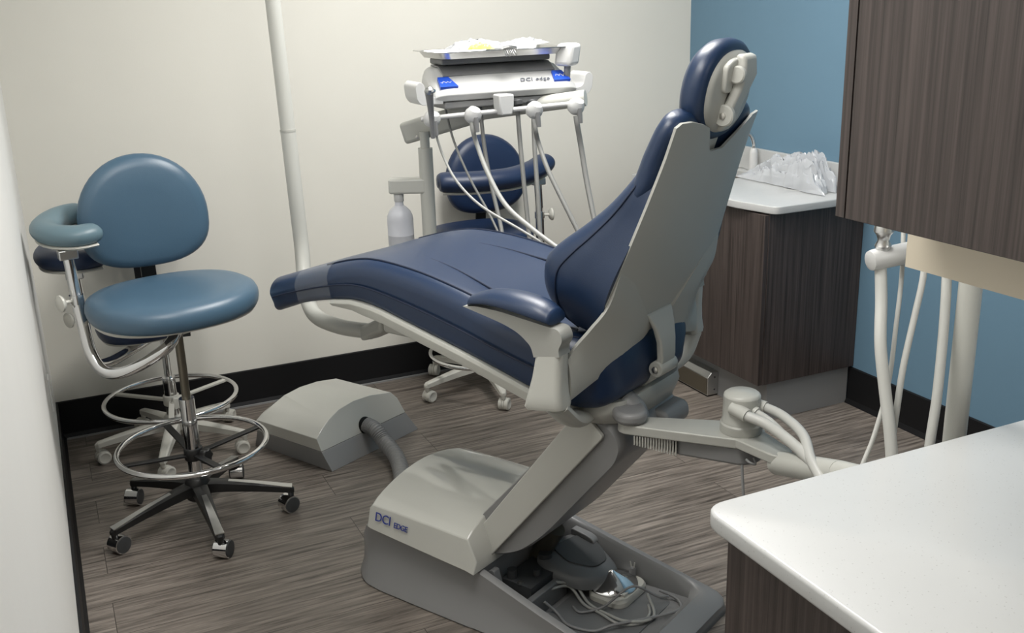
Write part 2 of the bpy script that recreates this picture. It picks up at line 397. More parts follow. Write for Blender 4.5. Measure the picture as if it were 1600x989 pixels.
# crumpled bag
def crumple(nx, ny, sx, sy, h, seed, fn=None):
    bm = nb(); vs = []
    for j in range(ny+1):
        row = []
        for i in range(nx+1):
            u = i/nx*2-1; v = j/ny*2-1
            p = Vector((u*3+seed, v*3, seed)); e = max(0, 1-u*u)*max(0, 1-v*v)
            r = 1+0.25*noise.noise(p*0.7)
            env = (fn(u, v) if fn else 1)
            z = env*h*((e**0.55)*(0.55+0.3*abs(noise.noise(p*0.8)))+0.26*(1-abs(noise.noise(p*1.3))*2.2)*min(1, e*2)+0.13*(1-abs(noise.noise(p*2.9))*2.6)*min(1, e*3))
            z = max(z, 0)
            x = u*sx*r+0.16*sx*noise.noise(p*1.6); y = v*sy*r+0.10*sy*noise.noise(p*1.7+Vector((5, 0, 0)))
            row.append(bm.verts.new((x, y, z+0.001)))
        vs.append(row)
    for j in range(ny):
        for i in range(nx): bm.faces.new((vs[j][i], vs[j][i+1], vs[j+1][i+1], vs[j+1][i]))
    return bm
bag = obj('plastic_bag', crumple(48, 60, 0.070, 0.25, 0.175, 3.3, lambda u, v: 0.35+0.65*max(0, min(1, 0.55-v*0.75))), 'bag', label='crumpled clear plastic bag lying over the waste hole on the far counter', cat='plastic bag', ang=0.35)
bag.location = (2.80, 3.36, ZT+0.003); bag.rotation_euler = (0, 0, 0.03)
# foot switch on the toe kick
fs = empty('toe_kick_foot_control', (XC+0.06, 3.49, 0), label='low bronze fronted foot pedal box at the grey toe kick', cat='foot pedal')
obj('housing', prism(nb(), [(-0.055, 0.006), (-0.055, 0.085), (-0.035, 0.108), (0, 0.108), (0, 0.006)], -0.115, 0.115, 'xz'), 'alu', fs, bevel=0.003)
obj('front_plate', box(nb(), -0.058, -0.0555, -0.112, 0.112, 0.012, 0.083), 'bronze', fs)
obj('foot_pad', box(nb(), -0.05, 0, -0.11, 0.11, 0, 0.0055), 'black', fs)
for z in (0.03, 0.085): obj('screw', lathe(nb(), [(0.004, 0), (0.004, 0.002), (0.001, 0.003)], (-0.02, -0.115, z), 12, (0, -1, 0)), 'grey3', fs)

# ================================================================== NEAR COUNTER + UPPER CABINET
fx, fy = 0.858, 1.203
FZ = ZT
out = fillet([(fx, fy-0.005), (fx+0.0, -0.6), (2.2, -0.6), (2.2, fy)], [0.045, 0.01, 0.01, 0.01], n=8)
ct = obj('countertop', xform(plate_mesh([out], 0.03, 0.006), Matrix.Translation((0, 0, FZ-0.03))), 'quartz', label='large white speckled quartz countertop in the foreground corner', cat='countertop')
nc = empty('base_cabinet', (1.5, 0.3, 0), label='dark wood base cabinet beneath the foreground white countertop', cat='cabinet')
obj('body', rel(box(nb(), fx+0.045, 2.18, -0.58, 1.16, 0.10, FZ-0.03), nc), 'wood', nc)
obj('toe_kick', rel(box(nb(), fx+0.10, 2.15, -0.55, 1.13, 0, 0.10), nc), 'kick', nc)
for k, (a, b) in enumerate(((1.160, 0.60), (0.597, 0.03))):
    obj('door', rel(box(nb(), fx+0.026, fx+0.0445, b, a, 0.10, FZ-0.034), nc), 'wood', nc, bevel=0.001)
uc = empty('wall_cabinet', (1.2, 0.5, 1.35), label='dark wood upper cabinet hanging above the foreground countertop', cat='cabinet')
UZ = 1.350
obj('door_gap_shade', rel(box(nb(), 1.000, 1.0100, 1.0632, 1.0670, UZ+0.001, 2.35), uc), 'black', uc)  # black strip standing in for the shade inside the door gap
obj('carcass', rel(box(nb(), 1.0105, 1.36, -0.1, 1.0840, UZ, 2.35), uc), 'wood', uc)
obj('side_panel', rel(box(nb(), 0.988, 1.0100, 1.0672, 1.084, UZ, 2.35), uc), 'wood', uc)
obj('door', rel(box(nb(), 0.986, 1.0095, 0.56, 1.0630, UZ, 2.35), uc), 'wood', uc, bevel=0.001)
obj('door', rel(box(nb(), 0.988, 1.0095, 0.05, 0.557, UZ, 2.35), uc), 'wood', uc, bevel=0.001)
obj('valance_panel', rel(box(nb(), 1.15, 1.35, -0.1, 1.107, 1.2505, UZ-0.0005), uc), 'beige', uc, label='beige light panel under the cabinet')
obj('hanging_back', rel(box(nb(), 1.36, 1.39, -0.1, 1.084, UZ, ZC-0.001), uc), 'wood', uc)

# ================================================================== DENTAL CHAIR
TH = math.radians(-62)
O = Vector((0.919, 2.736, 0))
U = Vector((math.cos(TH), math.sin(TH), 0)); V = Vector((-U.y, U.x, 0))
def loc(P):
    P = Vector(P)-O; return Vector((P.dot(U), P.dot(V), P.z))
def sta(tab, x, c):
    """piecewise-linear column lookup"""
    if x <= tab[0][0]: return tab[0][c]
    for a, b in zip(tab, tab[1:]):
        if x <= b[0]: t = (x-a[0])/(b[0]-a[0]); return a[c]*(1-t)+b[c]*t
    return tab[-1][c]
ch = empty('dental_chair', O, TH, label='navy vinyl dental chair with grey lift base, seen from behind its raised backrest', cat='dental chair')
# base plate with recessed tray
bs = nb(); rings = []
for x, hw, rz, ins in ((-0.112, 0.13, 0.03, 0), (-0.105, 0.165, 0.07, 0), (-0.082, 0.205, 0.12, 0), (-0.045, 0.235, 0.17, 0), (-0.01, 0.250, 0.187, 0), (0.05, 0.256, 0.187, 0), (0.2, 0.254, 0.18, 0), (0.38, 0.250, 0.166, 0), (0.395, 0.2475, 0.165, 1), (0.6, 0.2475, 0.115, 1), (0.75, 0.2475, 0.082, 1), (0.82, 0.2475, 0.066, 1), (0.86, 0.2475, 0.058, 0), (0.89, 0.245, 0.05, 0), (0.91, 0.236, 0.043, 0), (0.922, 0.22, 0.034, 0)):
    t = (rz/0.19)
    half = [(hw-0.004, 0.0), (hw, 0.006), (hw-0.004, 0.016), (hw-0.024*t-0.004, 0.016+(rz-0.016)*0.25), (hw-0.033*t-0.004, 0.016+(rz-0.016)*0.6), (hw-0.032*t-0.004, rz-0.004), (hw-0.034*t-0.010, rz)]
    if ins: half += [(hw-0.034*t-0.024, rz), (hw-0.034*t-0.032, rz-0.01), (hw-0.034*t-0.045, 0.024), (0.05, 0.02)]
    else: half += [(hw-0.034*t-0.03, rz+0.001), (hw-0.034*t-0.05, rz+0.002), (0.10, rz+0.003), (0.05, rz+0.003)]
    rings.append([(x, y, z) for y, z in half]+[(x, -y, z) for y, z in reversed(half)])
# insert near-vertical end walls of the tray
loft(bs, rings)
obj('base_plate', bs, 'grey', ch, ang=0.8)
obj('base_seal', prism(nb(), [(x, y) for x, y in rrect(0.42, 0, 0.475, 0.240, 0.08)], 0.0002, 0.005, 'xy'), 'black', ch)
# hood
hd = nb(); rings = []
def arch(x, lo, hi, hw, e=0):
    pts = [(-hw-0.004, lo), (-hw+0.012, hi)]
    N = 20
    for k in range(1, N):
        y = -hw+0.012+(2*hw-0.024)*k/N; s = k/N
        pts.append((y, hi+0.062*math.sin(PI*s)**0.75*(1-e)))
    pts += [(hw-0.012, hi), (hw+0.004, lo)]
    return [(x, y, z) for y, z in pts]
for x, lo, hi, hw, e in ((-0.02, 0.19, 0.215, 0.215, 0.35), (-0.005, 0.188, 0.245, 0.232, 0.1), (0.012, 0.188, 0.260, 0.236, 0.0), (0.10, 0.184, 0.262, 0.237, 0), (0.25, 0.177, 0.262, 0.238, 0), (0.37, 0.172, 0.262, 0.239, 0), (0.40, 0.168, 0.200, 0.24, 0.3)):
    rings.append(arch(x, lo, hi, hw, e))
loft(hd, rings)
hood = obj('base_cover', hd, 'gloss', ch, ang=0.5, label='glossy ivory cover with blue lettering', bevel=0.003)
def edgeframe(x, z): return frame((x, -0.2385, z), (1, 0, 0), (0, 0.16, 1), (0, -1, 0.16))
t1 = xform(text_mesh('DCI', 0.038, 0.0008, 0.10, 0.95), edgeframe(0.030, 0.222))
obj('lettering', t1, 'ink', hood)
t2 = xform(text_mesh('EDGE', 0.023, 0.0008, 0.12, 0.9), edgeframe(0.104, 0.221))
obj('lettering', t2, 'ink', hood)
# lift arm
def along(p, q, t): return (p[0]+(q[0]-p[0])*t, p[1]+(q[1]-p[1])*t)
side = fillet([(0.330, 0.225), (0.345, 0.150), (0.366, 0.152), (0.762, 0.632), (0.715, 0.675), (0.675, 0.668)], [0.01, 0.005, 0.01, 0.01, 0.03, 0.01])
obj('lift_arm_side_cover', prism(nb(), side, -0.163, -0.150, 'xz'), 'shell2', ch, bevel=0.003)
obj('lift_arm_side_cover', prism(nb(), side, 0.150, 0.163, 'xz'), 'shell2', ch, bevel=0.003)
la = nb(); rings = []
core = [(0.30, 0.24), (0.36, 0.165), (0.47, 0.205), (0.56, 0.285), (0.70, 0.455), (0.80, 0.575), (0.815, 0.625), (0.78, 0.672), (0.70, 0.68)]
core = fillet(core, [0.02, 0.03, 0.05, 0.05, 0.05, 0.04, 0.04, 0.03, 0.02], 4)
cx_ = sum(p[0] for p in core)/len(core); cz_ = sum(p[1] for p in core)/len(core)
for y, s in ((-0.1495, 0.93), (-0.140, 0.97), (-0.12, 1.0), (0.12, 1.0), (0.14, 0.97), (0.1495, 0.93)):
    rings.append([(cx_+(x-cx_)*s, y, cz_+(z-cz_)*s) for x, z in core])
obj('lift_arm', loft(la, rings), 'grey', ch, ang=0.6)
obj('lift_cylinder', cyl(nb(), (0.40, 0.05, 0.08), (0.465, 0.05, 0.20), 0.030, 24), 'bronze', ch)
ra = nb()
prism(ra, fillet([(0.44, 0.03), (0.44, 0.14), (0.50, 0.13), (0.52, 0.12), (0.53, 0.06), (0.53, 0.03)], 0.01), 0.165, 0.195, 'xz')
obj('rear_bracket', ra, 'grey', ch, bevel=0.003)
# mechanism cradle at the foot of the arm
cr_ = nb()
prism(cr_, fillet([(0.395, 0.022), (0.395, 0.15), (0.415, 0.155), (0.435, 0.075), (0.52, 0.06), (0.52, 0.022)], 0.008), -0.175, -0.15, 'xz')
prism(cr_, fillet([(0.505, 0.022), (0.505, 0.085), (0.525, 0.085), (0.525, 0.022)], 0.004), -0.150, 0.02, 'xz')
obj('cradle', cr_, 'grey2', ch, bevel=0.002)
mech = nb(); box(mech, 0.40, 0.50, -0.12, 0.12, 0.022, 0.10); cyl(mech, (0.42, -0.1, 0.10), (0.42, -0.1, 0.125), 0.014); cyl(mech, (0.47, -0.05, 0.10), (0.47, -0.05, 0.118), 0.010); cyl(mech, (0.45, 0.02, 0.10), (0.45, 0.02, 0.13), 0.02)
obj('mechanism', mech, 'grey3', ch)
obj('bolt', lathe(nb(), [(0.009, 0), (0.009, 0.006), (0.004, 0.008)], (0.46, -0.115, 0.10), 6), 'steel', ch)
obj('tray_insert', prism(nb(), rrect(0.665, 0.0, 0.125, 0.16, 0.03), 0.0205, 0.0235, 'xy'), 'grey2', ch, bevel=0.001)
# seat cushion
#        x     w      zt     zb     r     dish
SEAT = [(-0.478, 0.05, 0.818, 0.772, 0.02, 0), (-0.472, 0.10, 0.832, 0.757, 0.034, 0), (-0.455, 0.138, 0.846, 0.752, 0.04, 0.0), (-0.42, 0.168, 0.862, 0.758, 0.045, 0.0), (-0.35, 0.194, 0.884, 0.787, 0.046, 0.0),
        (-0.25, 0.212, 0.914, 0.820, 0.045, 0.0), (-0.12, 0.228, 0.955, 0.852, 0.045, 0.002), (0.0, 0.242, 0.988, 0.872, 0.046, 0.004), (0.10, 0.252, 1.000, 0.868, 0.046, 0.006),
        (0.25, 0.260, 0.990, 0.838, 0.046, 0.008), (0.40, 0.265, 0.962, 0.806, 0.046, 0.014), (0.52, 0.266, 0.930, 0.775, 0.048, 0.022), (0.60, 0.264, 0.912, 0.752, 0.05, 0.025), (0.66, 0.258, 0.902, 0.732, 0.055, 0.022),
        (0.715, 0.246, 0.898, 0.718, 0.06, 0.015), (0.76, 0.226, 0.890, 0.716, 0.07, 0.01), (0.79, 0.196, 0.878, 0.730, 0.065, 0.0), (0.808, 0.155, 0.862, 0.752, 0.05, 0), (0.814, 0.10, 0.84, 0.78, 0.03, 0)]
st = spline(SEAT, 4)
rings = [[(s[0], y, z) for y, z in padring(s[1], s[2], s[3], s[4], s[5], 0.012)] for s in st]
seat = obj('seat_cushion', loft(nb(), rings), 'navy', ch, ang=1.2)
def topz(x, y):
    w, zt, zb_, r, d = (sta(st, x, c) for c in (1, 2, 3, 4, 5)); r = min(r, (zt-zb_)*0.48, w*0.6); ww = w-r; d = 0.012
    return zt - (d*(1-(y/ww)**2) if abs(y) < ww else (r-math.sqrt(max(0, r*r-(abs(y)-ww)**2))))
def seam(parent, pts, r=0.0026, m='seam', nm='seam'):
    return obj(nm, tube(nb(), pts, r, 6, per=3), m, parent)
for s in (-1, 1):
    # edge seam along the shoulder, mid-height seam on the side, inner panel seam
    pts = []
    for i in range(22):
        x = -0.13+i*0.045
        if x > 0.76: break
        y = s*(sta(st, x, 1)-0.036); pts.append((x, y, topz(x, y)+0.0012))
    seam(seat, pts)
    seam(seat, [(x, s*(sta(st, x, 1)+0.0003), sta(st, x, 2)*0.45+sta(st, x, 3)*0.55) for x in [-0.40+k*0.05 for k in range(26)] if x < 0.74])
pan = []
for x, y in ((0.70, -0.175), (0.50, -0.16), (0.30, -0.125), (0.13, -0.095), (0.055, -0.078), (0.040, -0.04), (0.040, 0.04), (0.055, 0.078), (0.13, 0.095), (0.30, 0.125), (0.50, 0.16), (0.70, 0.175)):
    pan.append((x, y, topz(x, y)+0.0003))
seam(seat, [tuple(p[:2])+(topz(p[0], p[1])+0.0016,) for p in spline(pan, 4)])
for x in (0.655, 0.715):
    for s in (-1, 1):
        seam(seat, [(x+0.10*t*t, s*(sta(st, x+0.10*t*t, 1)+0.0004), sta(st, x, 3)+0.045+0.10*t) for t in (0, 0.25, 0.5, 0.75)])
# vinyl film over the foot end
FILM = [tuple(s) for s in st if -0.262 <= s[0] <= -0.06]
fr = [[(s[0], y*1.0, z) for y, z in padring(s[1]+0.004, s[2]+0.0035, s[3]-0.003, s[4], s[5], 0.008)] for s in FILM]
obj('foot_cover', loft(nb(), fr, cap=False), 'film', ch, label='clear plastic film sleeve')
# under-shell rail following the cushion
us = nb(); rings = []
for x in [-0.10+0.045*k for k in range(21)]:
    if x > 0.74: break
    w_ = sta(SEAT, x, 1); zb = sta(SEAT, x, 3); t = min(1, (x+0.10)/0.15)
    w2 = (w_-0.010)
    rings.append([(x, y, z) for y, z in ((-w2, zb+0.006), (-w2-0.004, zb-0.004), (-w2+0.004, zb-0.012-0.020*t), (-w2+0.03, zb-0.016-0.022*t), (w2-0.03, zb-0.016-0.022*t), (w2-0.004, zb-0.012-0.020*t), (w2+0.004, zb-0.004), (w2, zb+0.006))])
obj('seat_shell', loft(us, rings), 'shell2', ch, bevel=0.002)
sf = nb()
prism(sf, fillet([(0.0, 0.845), (0.005, 0.757), (0.125, 0.757), (0.194, 0.741), (0.346, 0.728), (0.50, 0.70), (0.60, 0.66), (0.78, 0.65), (0.78, 0.70), (0.62, 0.735), (0.30, 0.80), (0.08, 0.845)], 0.012), -0.125, 0.125, 'xz')
obj('seat_frame', sf, 'shell', ch, bevel=0.006)
co = nb()
loft(co, [[(x, y, z) for x, y in rrect(0.69, 0, hx, hy, 0.085)] for hx, hy, z in ((0.095, 0.13, 0.652), (0.115, 0.165, 0.664), (0.122, 0.19, 0.70), (0.118, 0.185, 0.725))])
obj('seat_collar', co, 'shell', ch, ang=0.9)
obj('swivel_block', prism(nb(), fillet([(0.66, 0.60), (0.66, 0.645), (0.78, 0.652), (0.835, 0.645), (0.84, 0.60), (0.80, 0.58)], 0.02), 0.02, 0.14, 'xz'), 'grey', ch, bevel=0.012)
lv = tube(nb(), [(0.79, -0.10, 0.725), (0.825, -0.10, 0.70), (0.845, -0.105, 0.655), (0.85, -0.11, 0.625)], [0.028, 0.026, 0.018, 0.012], 12, per=5, squash=(1.0, 0.5))
obj('release_lever', lv, 'grey', ch)
# armrests
ap = spline([(0.503, 0.016, 0.972, 0.012), (0.515, 0.026, 0.980, 0.016), (0.57, 0.040, 0.992, 0.022), (0.64, 0.046, 0.992, 0.026), (0.71, 0.044, 0.982, 0.026), (0.745, 0.034, 0.972, 0.020)], 5)
for s in (-1, 1):
    yc = s*0.325
    arm = nb()
    prof = fillet([(0.492, 0.968), (0.55, 0.957), (0.61, 0.945), (0.655, 0.930), (0.688, 0.905), (0.695, 0.880), (0.765, 0.893), (0.762, 0.910), (0.775, 0.932), (0.765, 0.956), (0.72, 0.960), (0.60, 0.973), (0.53, 0.974)], [0.002, 0.02, 0.02, 0.03, 0.02, 0.0, 0.0, 0.01, 0.02, 0.02, 0.02, 0.02, 0.01])
    a_ = obj('armrest', prism(arm, prof, yc-0.022, yc+0.022, 'xz'), 'grey_arm', ch, bevel=0.008)
    rings = []
    for x, hw, z, hh in ap:
        rings.append([(x, yc+hw*math.cos(2*PI*k/20), z-0.001+ (hh*1.15 if math.sin(2*PI*k/20) > 0 else hh*0.45)*math.sin(2*PI*k/20)) for k in range(20)])
    obj('armrest_pad', loft(nb(), rings), 'navy', a_, ang=1.2)
    pf = nb(); rings = []
    for z0_, z1_, x0, x1, h in ((0.881, 0.894, 0.694, 0.766, 0.0225), (0.83, 0.842, 0.684, 0.764, 0.024), (0.785, 0.80, 0.672, 0.764, 0.028), (0.757, 0.775, 0.664, 0.768, 0.030), (0.749, 0.765, 0.668, 0.768, 0.026)):
        rings.append([(x, yc+y, z0_+(z1_-z0_)*(x-x0)/(x1-x0)) for x, y in rrect((x0+x1)/2, 0, (x1-x0)/2, h, 0.016)])
    obj('armrest_post', loft(pf, rings), 'shell2', ch, ang=0.7)
    obj('armrest_bracket', tube(nb(), [(0.735, s*0.325, 0.765), (0.735, s*0.27, 0.715), (0.715, s*0.20, 0.690), (0.70, s*0.12, 0.685)], [0.024, 0.024, 0.024, 0.022], 14, per=5, squash=(1.5, 0.8)), 'shell', ch)
# backrest: plane through (0.80,0.90) and (0.968,1.372)
BD = Vector((0.166, 0, 0.470)).normalized(); BN = Vector((BD.z, 0, -BD.x))     # BN points backwards (+x)
B0 = Vector((0.800, 0, 0.905))
def bp(y, s, n=0.0):
    """back coords: lateral y, distance s up the back, n out to the rear"""
    p = B0+BD*s+BN*n; return (p.x, y, p.z)
def shell_n(y, w, s): return 0.016*(1-(abs(y)/max(w, .01))**2.4)
#        s     halfwidth
SH = [(-0.03, 0.262), (0.05, 0.262), (0.13, 0.248), (0.22, 0.232), (0.32, 0.215), (0.40, 0.204), (0.44, 0.200)]
sh = nb()
NY = 20
def grid_panel(bm, rows, thick=0.006, cols=NY):
    """rows: list of lists of (y, s, n); builds a thin solid"""
    A = [[bm.verts.new(bp(y, s, n)) for y, s, n in r] for r in rows]
    B = [[bm.verts.new(bp(y, s, n-thick)) for y, s, n in r] for r in rows]
    R, Cc = len(rows), len(rows[0])
    for i in range(R-1):
        for j in range(Cc-1):
            bm.faces.new((A[i][j], A[i][j+1], A[i+1][j+1], A[i+1][j])); bm.faces.new((B[i][j], B[i+1][j], B[i+1][j+1], B[i][j+1]))
    for i in range(R-1):
        bm.faces.new((A[i][0], A[i+1][0], B[i+1][0], B[i][0])); bm.faces.new((A[i][-1], B[i][-1], B[i+1][-1], A[i+1][-1]))
    for j in range(Cc-1):
        bm.faces.new((A[0][j], B[0][j], B[0][j+1], A[0][j+1])); bm.faces.new((A[-1][j], A[-1][j+1], B[-1][j+1], B[-1][j]))
    return bm
def lowedge(y):
    """lower edge of the rear shell (s at lateral y): arched between the branches"""
    a = abs(y)
    return -0.035 if abs(y) < 0.12 else -0.035+0.9*(abs(y)-0.12)
def topedge(y):
    a = abs(y)
    if y > 0.03: return min(0.505, 0.440+0.45*(y-0.03)**0.92)
    tb = [(0.0, 0.440), (0.028, 0.440), (0.042, 0.452), (0.056, 0.478), (0.072, 0.500), (0.10, 0.510), (0.15, 0.520), (0.185, 0.518), (0.197, 0.508)]
    for p, q in zip(tb, tb[1:]):
        if a <= q[0]: return p[1]+(q[1]-p[1])*(a-p[0])/(q[0]-p[0])
    return tb[-1][1]
rows = []
S = 30
ts = [-1+2*k/60 for k in range(61)]
_unused = [-1, -0.985, -0.95, -0.9, -0.83, -0.75, -0.65, -0.55, -0.45, -0.38, -0.3, -0.22, -0.15, -0.08, 0, 0.08, 0.15, 0.22, 0.3, 0.38, 0.45, 0.55, 0.65, 0.75, 0.83, 0.9, 0.95, 0.985, 1]
for i in range(S+1):
    row = []
    for t in ts:
        w_t = 0.198; a = i/S
        s0 = lowedge(t*0.262); s1 = topedge(t*w_t)
        s = s0+(s1-s0)*a
        w_ = sta(SH, s, 1) if s < 0.44 else 0.200
        row.append((t*w_, s, 0.016*(1-abs(t)**3)-0.004))
    rows.append(row)
back = obj('backrest_shell', grid_panel(sh, rows), 'shell', ch, ang=0.6)
# branches of the shell, sweeping from its lower corners down to the armrest posts
for s in (-1, 1):
    br = nb(); rings = []
    def sp3(y, q, n): return (bp(y, q, n)[0], y, bp(y, q, n)[2])
    up_ = spline([sp3(0.230, 0.20, -0.012), sp3(0.2535, 0.10, -0.002), (0.793, 0.268, 0.942), (0.765, 0.286, 0.902), (0.752, 0.305, 0.872)], 5)
    lo_ = spline([sp3(0.030, -0.015, 0.0135), sp3(0.045, -0.034, 0.0145), (0.797, 0.130, 0.835), (0.768, 0.220, 0.798), (0.757, 0.303, 0.776)], 5)
    for (x0_, y0_, z0_), (x1_, y1_, z1_) in zip(up_, lo_):
        a_ = Vector((x0_, y0_*s, z0_)); b_ = Vector((x1_, y1_*s, z1_)); r_ = []
        n_ = Vector((0.93, 0.0, -0.3))*0.5+Vector((0.2, s*0.9, 0))*0.0
        N = 8
        outer = [a_.lerp(b_, k/N)+Vector((0.006+0.006*math.sin(PI*k/N)**0.6, 0, -0.001)) for k in range(N+1)]
        inner = [p-Vector((0.010, s*0.004, 0)) for p in reversed(outer)]
        rings.append([tuple(p) for p in outer+inner])
    obj('shell_branch', loft(br, rings), 'shell', back, ang=0.9)
stt = nb(); rings = []
for x, y0, y1, z, th_ in ((0.812, -0.060, 0.060, 0.925, 0.010), (0.826, -0.044, 0.044, 0.885, 0.014), (0.832, -0.036, 0.036, 0.85, 0.016), (0.832, -0.033, 0.033, 0.81, 0.018), (0.828, -0.033, 0.033, 0.785, 0.018)):
    rings.append([(x, y0, z), (x+th_, y0, z), (x+th_, y1, z), (x, y1, z)])
obj('pivot_strut', loft(stt, rings), 'shell', back, bevel=0.005)
obj('pivot_hub', lathe(nb(), [(0.018, 0), (0.020, 0.003), (0.020, 0.076), (0.018, 0.080)], (0.834, -0.040, 0.782), 28, 'y'), 'shell', back)
obj('pivot_bolt', lathe(nb(), [(0.009, 0), (0.009, 0.004), (0.005, 0.006)], (0.834, -0.040, 0.782), 6, (0, -1, 0)), 'steel', back)
obj('pivot_link', obox(nb(), (0.788, 0, 0.742), (0.052, 0, 0.044), (0, 0.022, 0), (-0.010, 0, 0.012)), 'shell2', ch, bevel=0.004)
# back cushion: sections up the back, n negative = toward the sitter
BC = [  # s, halfwidth, front n (at the side), thickness rounding, centre n
    (-0.045, 0.120, -0.125, -0.10), (-0.03, 0.180, -0.175, -0.12), (0.01, 0.232, -0.228, -0.13), (0.06, 0.262, -0.262, -0.135), (0.12, 0.274, -0.276, -0.13), (0.17, 0.266, -0.240, -0.12), (0.22, 0.248, -0.190, -0.105),
    (0.28, 0.226, -0.138, -0.09), (0.34, 0.212, -0.100, -0.078), (0.39, 0.190, -0.082, -0.065), (0.42, 0.150, -0.068, -0.055)]
def bc_ring(s, w_, nf, nc, s_fn=None, N=40):
    pts = []
    for k in range(N):
        a = 2*PI*k/N; c, d = math.cos(a), math.sin(a)
        y = w_*math.copysign(abs(c)**0.5, c)
        tt = min(1, abs(y)/w_)
        front = nc+(nf-nc)*tt**2
        n = (front if d < 0 else 0.0)*abs(d)**0.6
        if d > -0.25: y *= 0.95-0.02*d
        pts.append((y, s, n*1.0-0.006))
    return pts
bcu = nb()
rings = [[bp(*q) for q in bc_ring(*s)] for s in spline(BC, 4)]
loft(bcu, rings)
cush = obj('back_cushion', bcu, 'navy', ch, ang=1.2)
# shoulders of the cushion either side of the headrest notch
for s in (-1, 1):
    hb = nb(); rings = []
    for t, (y, sv, rr, rn) in enumerate(spline([(0.120, 0.27, 0.078, 0.040), (0.118, 0.33, 0.086, 0.041), (0.118, 0.40, 0.085, 0.038), (0.118, 0.45, 0.083, 0.036), (0.120, 0.485, 0.077, 0.034), (0.122, 0.507, 0.064, 0.030), (0.124, 0.521, 0.044, 0.022), (0.125, 0.527, 0.02, 0.012)], 4)):
        rings.append([bp(s*y+rr*math.copysign(abs(math.cos(2*PI*k/24))**0.8, math.cos(2*PI*k/24)), sv, -0.040+(0.006*min(1, max(0, (sv-0.42)/0.08)))-0.35*max(0, 0.36-sv)+rn*math.sin(2*PI*k/24)) for k in range(24)])
    obj('cushion_shoulder', loft(hb, rings), 'navy', cush, ang=1.3)
    idx = 22 if s < 0 else 38
    seam(cush, [Vector(bp(*bc_ring(*q)[idx]))+Vector((-0.0006, s*0.001, 0)) for q in spline(BC[1:-1], 3)], 0.002)
# headrest
HT = Vector((0.185, 0, 0.98)).normalized()      # up direction of the headrest
HN = Vector((HT.z, 0, -HT.x)); H0 = Vector((0.966, 0, 1.447))
def hp(y, s, n): p = H0+HT*s+HN*n; return (p.x, y, p.z)
def ellip(a, b, n, N=48, e=0.9): 
    out = []
    for k in range(N):
        t = 2*PI*k/N; c, d = math.cos(t), math.sin(t)
        out.append(hp(a*math.copysign(abs(c)**e, c), b*math.copysign(abs(d)**e, d), n))
    return out
hr = nb()
loft(hr, [ellip(a, b, n) for a, b, n in ((0.03, 0.025, -0.052), (0.08, 0.070, -0.050), (0.105, 0.090, -0.044), (0.122, 0.104, -0.030), (0.128, 0.110, -0.012), (0.126, 0.108, 0.004), (0.116, 0.100, 0.014), (0.10, 0.086, 0.017))])
obj('headrest_cushion', hr, 'navy', ch, ang=1.2)
hs = nb()
loft(hs, [ellip(a, b, n) for a, b, n in ((0.108, 0.092, 0.010), (0.104, 0.088, 0.020), (0.09, 0.076, 0.026), (0.05, 0.05, 0.030), (0.01, 0.01, 0.031))])
obj('headrest_back', hs, 'shell', ch, ang=1.0)
hk = nb()
def hprism(bm, poly, n0, n1): return loft(bm, [[hp(y, s, n0) for y, s in poly], [hp(y, s, n1) for y, s in poly]])
hprism(hk, fillet([(-0.070, 0.062), (-0.062, 0.004), (-0.018, 0.004), (0.03, 0.02), (0.040, 0.062), (0.01, 0.078), (-0.04, 0.076)], 0.012), 0.024, 0.038)
obj('bracket_plate', hk, 'shell2', ch, bevel=0.004)
hl = nb(); rings = []
for s_, y0, y1, n0, n1 in ((0.086, -0.028, 0.034, 0.028, 0.052), (0.045, -0.032, 0.034, 0.034, 0.062), (0.015, -0.034, 0.018, 0.036, 0.060), (-0.018, -0.042, 0.010, 0.030, 0.054), (-0.050, -0.042, 0.012, 0.026, 0.048), (-0.085, -0.032, 0.016, 0.010, 0.030)):
    rings.append([hp(y0, s_, n0), hp(y1, s_, n0), hp(y1, s_, n1), hp(y0, s_, n1)])
obj('articulating_arm', loft(hl, rings), 'shell2', ch, bevel=0.009)
for s_, r_ in ((0.045, 0.019), (-0.044, 0.024)):
    obj('joint_cap', lathe(nb(), [(r_, 0), (r_, 0.010), (r_-0.003, 0.013)], hp(-0.038 if s_ < 0 else -0.032, s_, 0.047 if s_ > 0 else 0.038), 28, (0, -1, 0)), 'shell2', ch)
obj('joint_screw', lathe(nb(), [(0.007, 0), (0.007, 0.003), (0.003, 0.004)], hp(-0.051, -0.044, 0.038), 12, (0, -1, 0)), 'steel', ch)
obj('glide_bar', loft(nb(), [[bp(-0.026, s, n) for n in (-0.022, -0.004)]+[bp(0.026, s, n) for n in (-0.004, -0.022)] for s in (0.37, 0.52)]), 'shell', ch, bevel=0.003)

